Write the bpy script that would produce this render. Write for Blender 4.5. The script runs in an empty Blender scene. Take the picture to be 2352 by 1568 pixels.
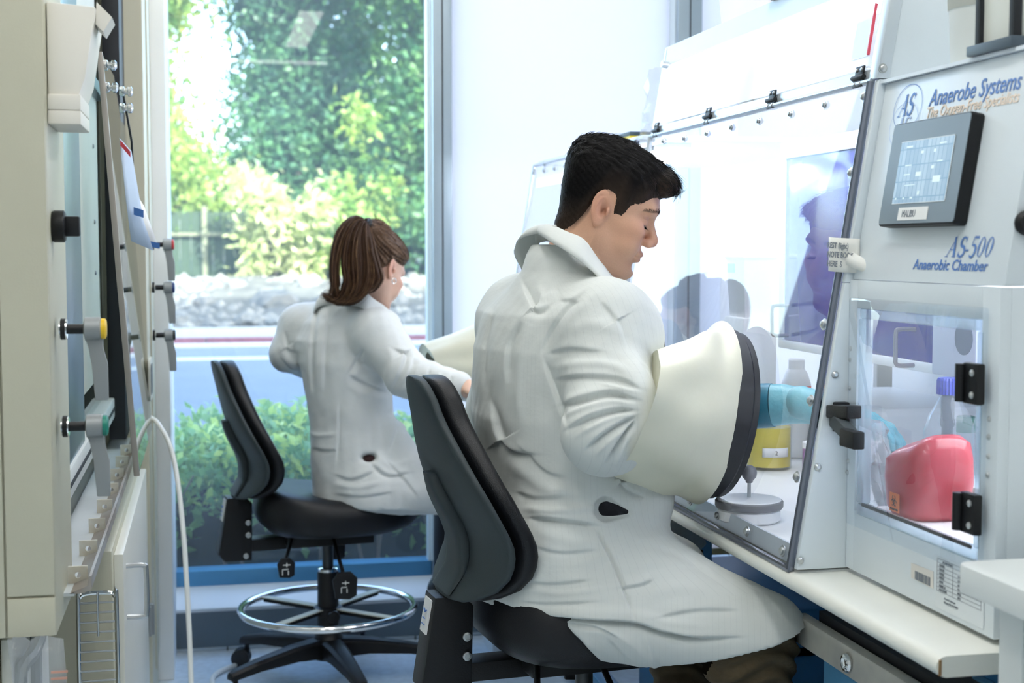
import bpy, bmesh, math, random
import numpy as np
from mathutils import Vector, Matrix
R = math.radians
sc = bpy.context.scene
col = sc.collection
random.seed(7)
rng = np.random.default_rng(11)

# ------------------------------------------------------------------ camera, world, sun, exposure
F_PX, CX, CY, EYE = 3267.0, 1176.0, 784.0, 1.27
PITCH = math.atan(214 / F_PX)
YAW = math.atan(705 / math.hypot(214, F_PX))
cd = bpy.data.cameras.new('camera')
cam = bpy.data.objects.new('camera', cd)
col.objects.link(cam)
cam.location = (0, 0, EYE)
cam.rotation_euler = (math.pi / 2 - PITCH, 0, -YAW)
cd.sensor_width = 36.0
cd.lens = 36.0 * F_PX / 2352.0
cd.clip_start, cd.clip_end = 0.05, 400
cd.dof.use_dof = True
cd.dof.focus_distance = 2.48
cd.dof.aperture_fstop = 5.6
sc.camera = cam

world = bpy.data.worlds.new('sky'); sc.world = world
world.use_nodes = True
wn = world.node_tree.nodes; wl = world.node_tree.links
sky = wn.new('ShaderNodeTexSky'); sky.sky_type = 'NISHITA'
sky.sun_disc = False; sky.sun_elevation = R(40); sky.sun_rotation = R(160)
sky.air_density = 1.0; sky.dust_density = 3.0
wl.new(sky.outputs[0], wn['Background'].inputs[0])
wn['Background'].inputs[1].default_value = 1.25

sd = bpy.data.lights.new('sun', 'SUN'); sd.energy = 13.0; sd.angle = R(0.6); sd.color = (1.0, 0.95, 0.84)
so = bpy.data.objects.new('sun', sd); col.objects.link(so)
so.rotation_euler = Vector((-0.28, 0.75, -0.66)).to_track_quat('-Z', 'Y').to_euler()

vs = sc.view_settings
vs.view_transform = 'Standard'; vs.look = 'None'; vs.gamma = 1.0; vs.exposure = 0.5
vs.use_curve_mapping = False
sc.cycles.use_denoising = True
sc.cycles.max_bounces = 10; sc.cycles.transparent_max_bounces = 24
sc.cycles.diffuse_bounces = 5; sc.cycles.glossy_bounces = 5; sc.cycles.transmission_bounces = 8
sc.cycles.sample_clamp_indirect = 6.0
sc.cycles.caustics_reflective = False; sc.cycles.caustics_refractive = False

_fw = np.array([math.sin(YAW) * math.cos(PITCH), math.cos(YAW) * math.cos(PITCH), -math.sin(PITCH)])
_rt = np.array([math.cos(YAW), -math.sin(YAW), 0.0]); _up = np.cross(_rt, _fw)
def V(x, y, d):
    """a measured picture point at distance d from the lens plane, as a point of the room"""
    return np.array([0, 0, EYE]) + d * (_fw + _rt * (x - CX) / F_PX + _up * (CY - y) / F_PX)

# ------------------------------------------------------------------ materials
MATS = {}
def mat(name, c=(.8, .8, .8), rough=.5, metal=0., bump=0., bscale=60., var=0., vscale=6., coat=0., spec=.5,
        emit=None, es=0., sheen=0., stretch=(1, 1, 1), var2=None, sss=0.):
    if name in MATS: return MATS[name]
    m = bpy.data.materials.new(name); m.use_nodes = True; MATS[name] = m
    n, l = m.node_tree.nodes, m.node_tree.links
    b = n['Principled BSDF']
    b.inputs['Base Color'].default_value = (*c, 1); b.inputs['Roughness'].default_value = rough
    b.inputs['Metallic'].default_value = metal; b.inputs['Coat Weight'].default_value = coat
    b.inputs['Specular IOR Level'].default_value = spec
    if sheen: b.inputs['Sheen Weight'].default_value = sheen
    if sss:
        b.inputs['Subsurface Weight'].default_value = sss
        b.inputs['Subsurface Radius'].default_value = (.012, .005, .003)
        b.inputs['Subsurface Scale'].default_value = 1.0
    if emit: b.inputs['Emission Color'].default_value = (*emit, 1); b.inputs['Emission Strength'].default_value = es
    tc = n.new('ShaderNodeTexCoord'); mp = n.new('ShaderNodeMapping'); mp.inputs['Scale'].default_value = stretch
    l.new(tc.outputs['Object'], mp.inputs[0])
    t = n.new('ShaderNodeTexNoise'); t.inputs['Scale'].default_value = vscale; t.inputs['Detail'].default_value = 6
    l.new(mp.outputs[0], t.inputs['Vector'])
    v = max(var, .012)
    mx = n.new('ShaderNodeMix'); mx.data_type = 'RGBA'
    c2 = var2 if var2 else tuple(max(0, k * (1 - v)) for k in c)
    c1 = c if var2 else tuple(min(1, k * (1 + v * .4)) for k in c)
    mx.inputs[6].default_value = (*c1, 1); mx.inputs[7].default_value = (*c2, 1)
    rp = n.new('ShaderNodeMapRange'); rp.inputs[1].default_value = .35; rp.inputs[2].default_value = .65
    l.new(t.outputs[0], rp.inputs[0]); l.new(rp.outputs[0], mx.inputs[0]); l.new(mx.outputs[2], b.inputs['Base Color'])
    if bump:
        t2 = n.new('ShaderNodeTexNoise'); t2.inputs['Scale'].default_value = bscale; t2.inputs['Detail'].default_value = 4
        l.new(mp.outputs[0], t2.inputs['Vector'])
        bp = n.new('ShaderNodeBump'); bp.inputs['Strength'].default_value = bump; bp.inputs['Distance'].default_value = .01
        l.new(t2.outputs[0], bp.inputs['Height']); l.new(bp.outputs[0], b.inputs['Normal'])
    return m
def pane_mat(name, tint=(1, 1, 1), ior=1.5, rough=0., haze=0., hazec=(.9, .93, .95), boost=1.0):
    """thin clear sheet: lets light straight through and mirrors by angle"""
    m = bpy.data.materials.new(name); m.use_nodes = True; MATS[name] = m
    n, l = m.node_tree.nodes, m.node_tree.links; n.remove(n['Principled BSDF'])
    out = n['Material Output']
    tr = n.new('ShaderNodeBsdfTransparent'); tr.inputs[0].default_value = (*tint, 1)
    gl = n.new('ShaderNodeBsdfGlossy'); gl.inputs['Roughness'].default_value = rough
    fr = n.new('ShaderNodeFresnel'); fr.inputs[0].default_value = ior
    mu = n.new('ShaderNodeMath'); mu.operation = 'MULTIPLY'; mu.inputs[1].default_value = boost; mu.use_clamp = True  # no mirror on the inner side of a sheet
    ge = n.new('ShaderNodeNewGeometry'); inv = n.new('ShaderNodeMath'); inv.operation = 'SUBTRACT'; inv.inputs[0].default_value = boost
    l.new(ge.outputs['Backfacing'], inv.inputs[1]); l.new(inv.outputs[0], mu.inputs[1])
    l.new(fr.outputs[0], mu.inputs[0])
    mx = n.new('ShaderNodeMixShader'); l.new(mu.outputs[0], mx.inputs[0])
    src = tr.outputs[0]
    if haze:
        df = n.new('ShaderNodeBsdfDiffuse'); df.inputs[0].default_value = (*hazec, 1)
        tl = n.new('ShaderNodeBsdfTranslucent'); tl.inputs[0].default_value = (*hazec, 1)
        hm = n.new('ShaderNodeMixShader'); hm.inputs[0].default_value = .5
        l.new(df.outputs[0], hm.inputs[1]); l.new(tl.outputs[0], hm.inputs[2])
        h2 = n.new('ShaderNodeMixShader')
        ns = n.new('ShaderNodeTexNoise'); ns.inputs['Scale'].default_value = 3.0; ns.inputs['Detail'].default_value = 8
        tc = n.new('ShaderNodeTexCoord'); l.new(tc.outputs['Object'], ns.inputs['Vector'])
        rg = n.new('ShaderNodeMapRange'); rg.inputs[3].default_value = haze * .4; rg.inputs[4].default_value = haze * 1.6
        l.new(ns.outputs[0], rg.inputs[0]); l.new(rg.outputs[0], h2.inputs[0])
        l.new(tr.outputs[0], h2.inputs[1]); l.new(hm.outputs[0], h2.inputs[2]); src = h2.outputs[0]
    l.new(src, mx.inputs[1]); l.new(gl.outputs[0], mx.inputs[2]); l.new(mx.outputs[0], out.inputs[0])
    return m
def leaf_mat(name, c, c2, trans=.5):
    m = bpy.data.materials.new(name); m.use_nodes = True; MATS[name] = m
    n, l = m.node_tree.nodes, m.node_tree.links
    b = n['Principled BSDF']; b.inputs['Roughness'].default_value = .45
    oi = n.new('ShaderNodeTexCoord'); ns = n.new('ShaderNodeTexNoise'); ns.inputs['Scale'].default_value = 2.2
    l.new(oi.outputs['Object'], ns.inputs['Vector'])
    rg = n.new('ShaderNodeMapRange'); rg.inputs[1].default_value = .38; rg.inputs[2].default_value = .62
    l.new(ns.outputs[0], rg.inputs[0])
    mx = n.new('ShaderNodeMix'); mx.data_type = 'RGBA'; mx.inputs[6].default_value = (*c, 1); mx.inputs[7].default_value = (*c2, 1)
    l.new(rg.outputs[0], mx.inputs[0]); l.new(mx.outputs[2], b.inputs['Base Color'])
    tl = n.new('ShaderNodeBsdfTranslucent'); l.new(mx.outputs[2], tl.inputs[0])
    ms = n.new('ShaderNodeMixShader'); ms.inputs[0].default_value = trans
    l.new(b.outputs[0], ms.inputs[1]); l.new(tl.outputs[0], ms.inputs[2]); l.new(ms.outputs[0], n['Material Output'].inputs[0])
    return m

BEIGE = mat('beige hood paint', (.60, .58, .455), .45, var=.05, vscale=3, bump=.04, bscale=300)
BEIGE2 = mat('beige liner', (.63, .63, .55), .5, var=.05)
WHITEP = mat('white wall paint', (.86, .88, .88), .6, var=.02, bump=.03, bscale=200)
CHAMBER = mat('white powder coat', (.73, .80, .85), .32, var=.02, bump=.03, bscale=500)
LAMIN = mat('bench laminate', (.84, .85, .79), .38, var=.03)
BLUE = mat('blue painted steel', (.035, .17, .36), .35, var=.15, vscale=4)
BLUELT = mat('worn blue paint', (.10, .30, .52), .4, var=.2, vscale=5)
ALU = mat('aluminium frame', (.36, .44, .50), .35, metal=.35, var=.03)
ALUL = mat('pale frame edge', (.70, .78, .80), .35, var=.03)
SLATE = mat('slate grey sill box', (.13, .17, .21), .5, var=.08)
BLACK = mat('black plastic', (.008, .009, .011), .45, bump=.08, bscale=400, spec=.35)
GASKET = mat('black rubber', (.015, .017, .022), .55)
VINYL = mat('black vinyl', (.007, .008, .011), .45, bump=.12, bscale=500, spec=.35)
SHELL = mat('charcoal plastic shell', (.040, .053, .060), .55, bump=.08, bscale=600, spec=.3)
CHROME = mat('chrome', (.86, .87, .88), .08, metal=1.)
STEEL = mat('brushed steel', (.55, .57, .58), .3, metal=.9, var=.1, vscale=20)
GREYM = mat('grey cast metal', (.30, .32, .33), .45, metal=.3)
RUST = mat('rusted edge', (.50, .50, .49), .45, metal=.5, var=.3, vscale=11, var2=(.30, .20, .13), stretch=(1, .35, 1))
TABM = mat('chipped white enamel', (.80, .79, .72), .45, var=.3, vscale=60, var2=(.74, .69, .58))
FLOORM = mat('pale blue floor', (.60, .71, .80), .28, var=.12, vscale=40, coat=.15)
PAPER = mat('white paper', (.86, .87, .86), .7)
INK = mat('black ink', (.03, .035, .045), .7)
INKGREY = mat('grey print', (.22, .25, .29), .7)
LOGOB = mat('logo blue', (.10, .22, .55), .5)
LOGOPALE = mat('logo pale blue', (.40, .52, .78), .5)
LOGOOR = mat('faded orange print', (.88, .74, .62), .6)
CREAM = mat('cream glove sleeve', (.72, .71, .575), .42, bump=.05, bscale=40, var=.04, vscale=8)
TUBEM = mat('milky tubing', (.80, .82, .80), .35)
GLASSW = pane_mat('window glass', (.92, .96, .97), 1.5, haze=.06, hazec=(.84, .92, 1.0))
GLASSC = pane_mat('chamber glazing', (.985, .99, 1.0), 1.5, haze=.012)
GLASSH = pane_mat('hood sash glass', (.90, .96, .95), 1.5)
GLASSG = pane_mat('bottle glass', (.93, .95, .97), 1.45, haze=.06)
BAGM = pane_mat('clear plastic film', (.94, .95, .97), 1.35, rough=.08, haze=.22)

# ------------------------------------------------------------------ mesh helpers
def npa(p): return np.asarray(p, float)
class MB:
    def __init__(s): s.v, s.f = [], []
    def add(s, vs_, fs):
        o = len(s.v); s.v += [tuple(map(float, p)) for p in vs_]; s.f += [tuple(i + o for i in f) for f in fs]; return s
    def box(s, lo, hi):
        x0, y0, z0 = lo; x1, y1, z1 = hi
        return s.add([(x0, y0, z0), (x1, y0, z0), (x1, y1, z0), (x0, y1, z0), (x0, y0, z1), (x1, y0, z1), (x1, y1, z1), (x0, y1, z1)],
                     [(0, 3, 2, 1), (4, 5, 6, 7), (0, 1, 5, 4), (1, 2, 6, 5), (2, 3, 7, 6), (3, 0, 4, 7)])
    def obox(s, o, ax, ay, az):
        """box from a corner/centre o and three half-axis vectors"""
        o, ax, ay, az = map(npa, (o, ax, ay, az))
        vv = [o + i * ax + j * ay + k * az for k in (-1, 1) for j in (-1, 1) for i in (-1, 1)]
        fs = [(0, 2, 3, 1), (4, 5, 7, 6), (0, 1, 5, 4), (1, 3, 7, 5), (3, 2, 6, 7), (2, 0, 4, 6)]
        if np.dot(np.cross(ax, ay), az) < 0: fs = [f[::-1] for f in fs]
        return s.add(vv, fs)
    def tube(s, path, r, n=10, closed=False, caps=True):
        P = [npa(p) for p in path]; m = len(P)
        rr = r if hasattr(r, '__len__') else [r] * m
        up = None; rings = []
        for i in range(m):
            if closed: t = P[(i + 1) % m] - P[i - 1]
            else: t = P[min(i + 1, m - 1)] - P[max(i - 1, 0)]
            t = t / (np.linalg.norm(t) + 1e-9)
            if up is None:
                a = npa((0, 0, 1)) if abs(t[2]) < .9 else npa((1, 0, 0)); up = a - t * (a @ t)
            else: up = up - t * (up @ t)
            up = up / (np.linalg.norm(up) + 1e-9); sd_ = np.cross(t, up)
            rings.append([P[i] + rr[i] * (math.cos(a) * up + math.sin(a) * sd_) for a in np.arange(n) * 2 * math.pi / n])
        vv = [p for rg in rings for p in rg]; fs = []
        for i in range(m if closed else m - 1):
            j = (i + 1) % m
            for k in range(n): fs.append((i * n + k, i * n + (k + 1) % n, j * n + (k + 1) % n, j * n + k))
        if caps and not closed: fs += [tuple(range(n))[::-1], tuple(range((m - 1) * n, m * n))]
        fs = [f[::-1] for f in fs]
        return s.add(vv, fs)
    def cyl(s, p0, p1, r0, r1=None, n=16): return s.tube([p0, p1], [r0, r0 if r1 is None else r1], n)
    def lathe(s, prof, o=(0, 0, 0), axis=(0, 0, 1), n=20, sx=1., sy=1.):
        o = npa(o); az = npa(axis) / np.linalg.norm(axis)
        a = npa((1, 0, 0)) if abs(az[0]) < .9 else npa((0, 1, 0))
        ax = a - az * (a @ az); ax /= np.linalg.norm(ax); ay = np.cross(az, ax)
        vv, fs = [], []
        for r, z in prof:
            for k in range(n):
                t = 2 * math.pi * k / n; vv.append(o + az * z + r * (math.cos(t) * sx * ax + math.sin(t) * sy * ay))
        for i in range(len(prof) - 1):
            for k in range(n): fs.append((i * n + k, i * n + (k + 1) % n, (i + 1) * n + (k + 1) % n, (i + 1) * n + k))
        fs.append(tuple(range(n))[::-1]); fs.append(tuple(range((len(prof) - 1) * n, len(prof) * n)))
        return s.add(vv, fs)
    def prism(s, poly, d):
        """closed 3d polygon swept by the vector d"""
        P = [npa(p) for p in poly]; d = npa(d); n = len(P)
        nn = sum((np.cross(P[i] - P[0], P[(i + 1) % n] - P[0]) for i in range(n)), np.zeros(3))
        if nn @ d > 0: P = P[::-1]
        return s.add(P + [p + d for p in P], [tuple(range(n)), tuple(range(n, 2 * n))[::-1]] +
                     [(i, n + i, n + (i + 1) % n, (i + 1) % n) for i in range(n)])
    def grid(s, G, closed_u=False, flip=False):
        """G: list of rows of points"""
        m, n = len(G), len(G[0]); fs = []
        for i in range(m - 1):
            for k in range(n if closed_u else n - 1):
                f = (i * n + k, i * n + (k + 1) % n, (i + 1) * n + (k + 1) % n, (i + 1) * n + k)
                fs.append(f[::-1] if flip else f)
        return s.add([p for r in G for p in r], fs)
    def cap_rows(s, G, closed=True):
        s.grid(G, True); b = len(s.v) - len(G) * len(G[0]); n = len(G[0])
        s.f.append(tuple(range(b, b + n))[::-1]); e = b + (len(G) - 1) * n; s.f.append(tuple(range(e, e + n))); return s
    def mesh(s, name, bevel=0., angle=35., segs=2):
        me = bpy.data.meshes.new(name); me.from_pydata(s.v, [], s.f); me.update()
        if bevel:
            bm = bmesh.new(); bm.from_mesh(me)
            bmesh.ops.recalc_face_normals(bm, faces=bm.faces)
            es = [e for e in bm.edges if e.is_manifold and e.calc_face_angle(0) > R(30)]
            bmesh.ops.bevel(bm, geom=es, offset=bevel, segments=segs, affect='EDGES', profile=.6, clamp_overlap=True)
            bm.to_mesh(me); bm.free()
        if angle:
            for p in me.polygons: p.use_smooth = True
            me.set_sharp_from_angle(angle=R(angle))
        return me
    def build(s, name, m, parent=None, bevel=0., angle=35., local=False, label=None, segs=2):
        return place(name, s.mesh(name, bevel, angle, segs), m, parent, local, label)
def place(name, me, m, parent=None, local=False, label=None):
    o = bpy.data.objects.new(name, me); col.objects.link(o)
    if m is not None and not me.materials: me.materials.append(m)
    if parent is not None:
        o.parent = parent
        if not local: o.matrix_parent_inverse = root_matrix(parent).inverted()
    if label: o['label'] = label
    return o
def root_matrix(p):
    M = p.matrix_basis.copy()
    while p.parent is not None:
        M = p.parent.matrix_basis @ p.matrix_parent_inverse @ M; p = p.parent
    return M
def tag(o, label=None, cat=None, group=None, kind=None):
    for k, v in (('label', label), ('category', cat), ('group', group), ('kind', kind)):
        if v: o[k] = v
    return o
def thing(name, label, cat, loc=(0, 0, 0), group=None, rz=0.):
    o = bpy.data.objects.new(name, None); col.objects.link(o); o.empty_display_size = .1
    o.location = tuple(map(float, loc)); o.rotation_euler = (0, 0, rz)
    return tag(o, label, cat, group)
def struct(o): o['kind'] = 'structure'; return o
def copy_tree(o, parent=None):
    c = o.copy(); col.objects.link(c)
    if parent is not None: c.parent = parent
    for ch in list(o.children): copy_tree(ch, c)
    return c
def inst(name, src, M, parent=None):
    """a further object that shares src's mesh, at matrix M"""
    o = bpy.data.objects.new(name, src); col.objects.link(o)
    if parent is not None: o.parent = parent; o.matrix_parent_inverse = root_matrix(parent).inverted()
    o.matrix_basis = M; return o
def frame(o, ax, ay):
    ax = Vector(ax).normalized(); ay = Vector(ay); ay = (ay - ax * ay.dot(ax)).normalized(); az = ax.cross(ay)
    return Matrix(((ax.x, ay.x, az.x, o[0]), (ax.y, ay.y, az.y, o[1]), (ax.z, ay.z, az.z, o[2]), (0, 0, 0, 1)))
def text(name, s, size, m, parent, M, shear=0., depth=.0003, bold=0., align='LEFT', sx=1., label=None):
    cu = bpy.data.curves.new('txt', 'FONT'); cu.body = s; cu.size = size; cu.shear = shear; cu.extrude = depth
    cu.offset = bold; cu.align_x = align; cu.resolution_u = 3
    ob = bpy.data.objects.new('txt', cu); col.objects.link(ob)
    dg = bpy.context.evaluated_depsgraph_get()
    me = bpy.data.meshes.new_from_object(ob.evaluated_get(dg)); me.materials.clear()
    bpy.data.objects.remove(ob); bpy.data.curves.remove(cu)
    me.transform(M @ Matrix.Diagonal((sx, 1, 1, 1)))
    return place(name, me, m, parent, False, label)
def stroke(mb, pts, ws, M, z=.0004):
    """flat pen stroke of varying width on the plane of M"""
    P = [npa(p) for p in pts]; n = len(P); Lf, Rt = [], []
    for i in range(n):
        t = P[min(i + 1, n - 1)] - P[max(i - 1, 0)]; t = t / (np.linalg.norm(t) + 1e-9); nn = npa((-t[1], t[0]))
        w = ws[i] if hasattr(ws, '__len__') else ws
        Lf.append(P[i] + nn * w / 2); Rt.append(P[i] - nn * w / 2)
    vv = [tuple(M @ Vector((p[0], p[1], z))) for p in Lf + Rt]
    mb.add(vv, [(i, i + 1, n + i + 1, n + i)[::-1] for i in range(n - 1)])
def arc(cx, cy, rx, ry, a0, a1, n=14):
    return [(cx + rx * math.cos(R(a0 + (a1 - a0) * i / (n - 1))), cy + ry * math.sin(R(a0 + (a1 - a0) * i / (n - 1)))) for i in range(n)]
def rrect(x0, x1, y0, y1, r, n=5):
    P = []
    for cx_, cy_, a in ((x1 - r, y1 - r, 0), (x0 + r, y1 - r, 90), (x0 + r, y0 + r, 180), (x1 - r, y0 + r, 270)):
        P += [(cx_ + r * math.cos(R(a + 90 * i / n)), cy_ + r * math.sin(R(a + 90 * i / n))) for i in range(n + 1)]
    return P
def spline(P, n):
    """Catmull-Rom through the points, n samples"""
    P = np.array([npa(p) for p in P]); m = len(P); Q = np.vstack([2 * P[0] - P[1], P, 2 * P[-1] - P[-2]])
    out = []
    for t in np.linspace(0, m - 1, n):
        i = min(int(t), m - 2); u = t - i; a, b, c, d = Q[i], Q[i + 1], Q[i + 2], Q[i + 3]
        out.append(.5 * (2 * b + (c - a) * u + (2 * a - 5 * b + 4 * c - d) * u * u + (3 * b - a - 3 * c + d) * u ** 3))
    return np.array(out)
# ------------------------------------------------------------------ the room
YW = 4.66
struct(MB().box((-1.1, -5, -.06), (1.85, 4.70, 0)).build('floor', FLOORM, angle=0))
struct(MB().box((-1.1, -5, 2.95), (1.85, 4.72, 3.02)).build('ceiling', WHITEP, angle=0))
struct(MB().box((-26, -14, 3.03), (30, 4.70, 17.5)).build('added_storeys', mat('facade render', (.62, .60, .56), .8, var=.05), angle=0))  # unseen mass added above the room to shade road and bank
struct(MB().box((-1.16, -5, 0), (-1.08, 4.70, 2.95)).build('wall_left', WHITEP, angle=0))
struct(MB().box((1.80, -5, 0), (1.88, 4.70, 2.95)).build('wall_right', WHITEP, angle=0))
struct(MB().box((-1.1, -5.08, 0), (1.85, -5, 2.95)).build('wall_rear', WHITEP, angle=0))
struct(MB().box((-1.08, 4.24, 0), (-.105, 4.72, 2.95)).build('wall_stub', WHITEP, bevel=.004))
struct(MB().box((-.105, 4.60, 2.80), (1.80, 4.74, 2.95)).build('wall_header', WHITEP, angle=0))
w1 = struct(MB().box((-.105, 4.655, .225), (.722, 4.667, 2.80)).build('window_1', GLASSW, angle=0))
FRE = MB().box((-.105, 4.625, .185), (.722, 4.70, .235)).build('bottom_rail', mat('blue anodised rail', (.12, .36, .62), .3, metal=.3), w1, bevel=.003)
MB().box((.712, 4.62, .235), (.724, 4.668, 2.80)).build('glazing_bead', ALUL, w1)
# frosted panes: daylight soaks through a white film, with an added glow
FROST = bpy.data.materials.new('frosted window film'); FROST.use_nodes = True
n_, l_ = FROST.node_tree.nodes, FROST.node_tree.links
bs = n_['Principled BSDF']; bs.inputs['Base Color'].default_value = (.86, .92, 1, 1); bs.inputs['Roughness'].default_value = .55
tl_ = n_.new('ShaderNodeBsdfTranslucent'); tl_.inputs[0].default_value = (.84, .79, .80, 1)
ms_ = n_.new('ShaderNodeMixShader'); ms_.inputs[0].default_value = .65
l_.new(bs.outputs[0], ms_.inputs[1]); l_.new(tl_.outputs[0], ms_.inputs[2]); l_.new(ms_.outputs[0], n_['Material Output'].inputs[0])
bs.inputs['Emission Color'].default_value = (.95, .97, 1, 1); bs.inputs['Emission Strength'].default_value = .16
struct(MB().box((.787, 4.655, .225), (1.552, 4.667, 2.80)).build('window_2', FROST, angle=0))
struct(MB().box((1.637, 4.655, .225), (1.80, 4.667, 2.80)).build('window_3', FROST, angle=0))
for k, (a, b) in enumerate(((.724, .787), (1.552, 1.637))):
    t = struct(MB().box((a, 4.575, 0), (b, 4.72, 2.95)).build('trim_%d' % (k + 1), ALU, bevel=.003))
    MB().box(((a + b) / 2 - .002, 4.5735, .2), ((a + b) / 2 + .002, 4.577, 2.95)).build('gasket', GASKET, t)
    MB().box((a - .003, 4.60, .24), (a, 4.655, 2.8)).build('seal', ALUL, t)
t3 = struct(MB().prism([(-.105, 4.53, 0), (-.105, 4.53, .135), (-.105, 4.625, .185), (-.105, 4.72, .185), (-.105, 4.72, 0)], (1.905, 0, 0)).build('trim_3', mat('pale sill ledge', (.74, .83, .90), .4), bevel=.002))
MB().box((-.104, 4.522, .012), (1.8, 4.531, .125)).build('kick_panel', SLATE, t3, bevel=.002)
for k in range(3):
    x = .05 + k * .6
    MB().box((x, 4.520, .0), (x + .004, 4.523, .012)).build('clip', GASKET, t3)
bb = struct(MB().box((1.788, -4.9, 0), (1.80, 4.5, .1)).build('baseboard_right', GASKET, bevel=.002))

# ceiling lights: long troffers along the room
DIFF = mat('light diffuser', (.95, .95, .9), .5, emit=(1.0, .98, .94), es=6.4)
HOUS = mat('light housing', (.85, .86, .86), .4)
def troffer(x, y, L, W, along, label, zz=2.95):
    o = thing('ceiling_light', label, 'ceiling light', (x, y, zz - .07), 'ceiling lights')
    ax = (0, L / 2, 0) if along == 'y' else (L / 2, 0, 0); ay = (W / 2, 0, 0) if along == 'y' else (0, W / 2, 0)
    MB().obox((x, y, zz - .025), npa(ax) * 1.03, npa(ay) * 1.15, (0, 0, .025)).build('housing', HOUS, o, bevel=.004)
    MB().obox((x, y, zz - .058), ax, ay, (0, 0, .008)).build('diffuser', DIFF, o, bevel=.002)
for x, y, L, W, al, lb in ((.30, 1.15, 1.5, .26, 'y', 'long ceiling light over the aisle beside the touch screen cabinet'),
                           (.30, 3.05, 1.5, .26, 'y', 'long ceiling light over the man at the glove box'),
                           (1.30, 2.2, 1.5, .26, 'y', 'long ceiling light above the glove box by the right wall'),
                           (-.45, .6, 1.5, .26, 'y', 'long ceiling light in front of the fume hood'),
                           (.30, 4.12, .9, .26, 'x', 'short added ceiling light brightening the floor by the clear window'),  # unseen lamp added to brighten the floor and the woman
                           (.74, -1.55, 1.7, .16, 'y', 'slim ceiling light mirrored in the clear window pane'),
                           (.62, -3.4, .90, .10, 'x', 'crosswise ceiling light at the back, mirrored as a thin line')):
    troffer(x, y, L, W, al, lb)

# ------------------------------------------------------------------ fume hood on the left
hood = thing('fume_hood', 'beige fume hood with glass sashes along the left wall', 'fume hood', (-.6, 3.1, 0))
X0 = -.205                                     # front of the near side post
MB().box((-1.07, 2.0, .742), (X0, 2.24, 2.7)).build('side_post', BEIGE, hood, bevel=.004)
MB().box((-.268, 1.994, .80), (X0 - .001, 2.0, 2.7)).build('post_cover', BEIGE, hood, bevel=.002)
MB().box((-.268, 1.994, .744), (X0 - .001, 2.0, .797)).build('post_cover', BEIGE, hood, bevel=.002)
MB().box((-1.07, 1.994, .744), (-.2705, 2.0, 2.7)).build('post_cover', BEIGE, hood, bevel=.002)
MB().box((-1.07, 3.82, .0), (-.150, 4.235, 2.7)).build('side_post', BEIGE, hood, bevel=.005)
MB().box((-.150, 4.02, .1), (-.146, 4.235, 2.7)).build('post_cover', BEIGE, hood, bevel=.0015)
MB().box((-1.07, 2.24, .66), (-1.03, 3.82, 2.7)).build('back_liner', BEIGE2, hood)
MB().box((-1.03, 2.24, .72), (-.225, 3.82, .755)).build('work_surface', mat('hood work surface', (.55, .57, .56), .4, var=.1), hood, bevel=.006)
MB().box((-1.03, 2.24, 2.3), (-.2, 3.82, 2.7)).build('header_panel', BEIGE, hood, bevel=.004)
MB().box((-1.03, 2.235, .75), (-.30, 2.245, 2.3)).build('side_liner', BEIGE2, hood)
MB().box((-1.03, 3.80, .75), (-.26, 3.822, 2.3)).build('side_liner', BEIGE2, hood)
# sash track and frames
MB().box((-.236, 3.60, .80), (-.196, 3.80, 2.65)).build('sash_track', GASKET, hood, bevel=.003)
MB().box((-.262, 2.88, .97), (-.245, 3.50, 2.5)).build('sash_rail_cover', BEIGE2, hood, bevel=.003)
for y, z in ((3.36, 1.50), (3.36, 1.33), (3.36, 1.215), (3.36, 1.72)):
    MB().lathe([(.006, 0), (.005, .003), (.002, .004)], (-.245, y, z), (1, 0, 0), 10).build('screw', GREYM, hood)
BLG = mat('blue grey sash frame', (.16, .23, .27), .3, metal=.5)
MB().box((-.250, 2.42, .86), (-.228, 2.80, 2.4)).build('sash_stile', BLG, hood, bevel=.004)
MB().box((-.252, 2.26, .86), (-.248, 3.56, 2.4)).build('sash_glass', GLASSH, hood, angle=0)
MB().obox((-.238, 2.9, 1.63), (.010, 0, 0), (0, .62, 0), (0, 0, .014)).build('sash_handle_bar', BLG, hood, bevel=.003)
MB().box((-.262, 2.26, .855), (-.222, 3.60, .905)).build('sash_bottom_rail', mat('pale sash rail', (.72, .74, .72), .35), hood, bevel=.005)
MB().box((-.2225, 2.26, .876), (-.2205, 3.60, .884)).build('seal_strip', GASKET, hood)
# leaning glass shield with a steel edge
gA, gB = npa((-.205, 3.05, 1.67)), npa((-.146, 3.05, .795))
gd = npa((0, .80, 0)); gn = npa((.9977, 0, .067))
MB().obox((gA + gB) / 2 + gd / 2, gd / 2, (gB - gA) / 2, gn * .003).build('shield_glass', GLASSH, hood, angle=0)
MB().obox((gA + gB) / 2, (0, .006, 0), (gB - gA) / 2, gn * .006).build('shield_edge', mat('wood grey steel edge', (.40, .37, .33), .4, metal=.4), hood, bevel=.002)
bolt = MB().lathe([(.009, -.012), (.011, -.008), (.011, -.003), (.007, -.001), (.007, .004), (.011, .006), (.011, .012), (.006, .016)], n=14).mesh('bolt')
bolt.materials.append(CHROME)
for p in ((-.188, 3.06, 1.645), (-.186, 3.06, 1.60), (-.160, 3.13, 1.60), (-.160, 3.13, 1.565)):
    inst('bolt', bolt, Matrix.Translation(p) @ Matrix.Rotation(R(90), 4, 'Y'), hood)
MB().tube([(-.165, 3.13, 1.6), (-.152, 3.2, 1.5), (-.15, 3.3, 1.32)], .0025, 6).build('cable', GASKET, hood)
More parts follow.
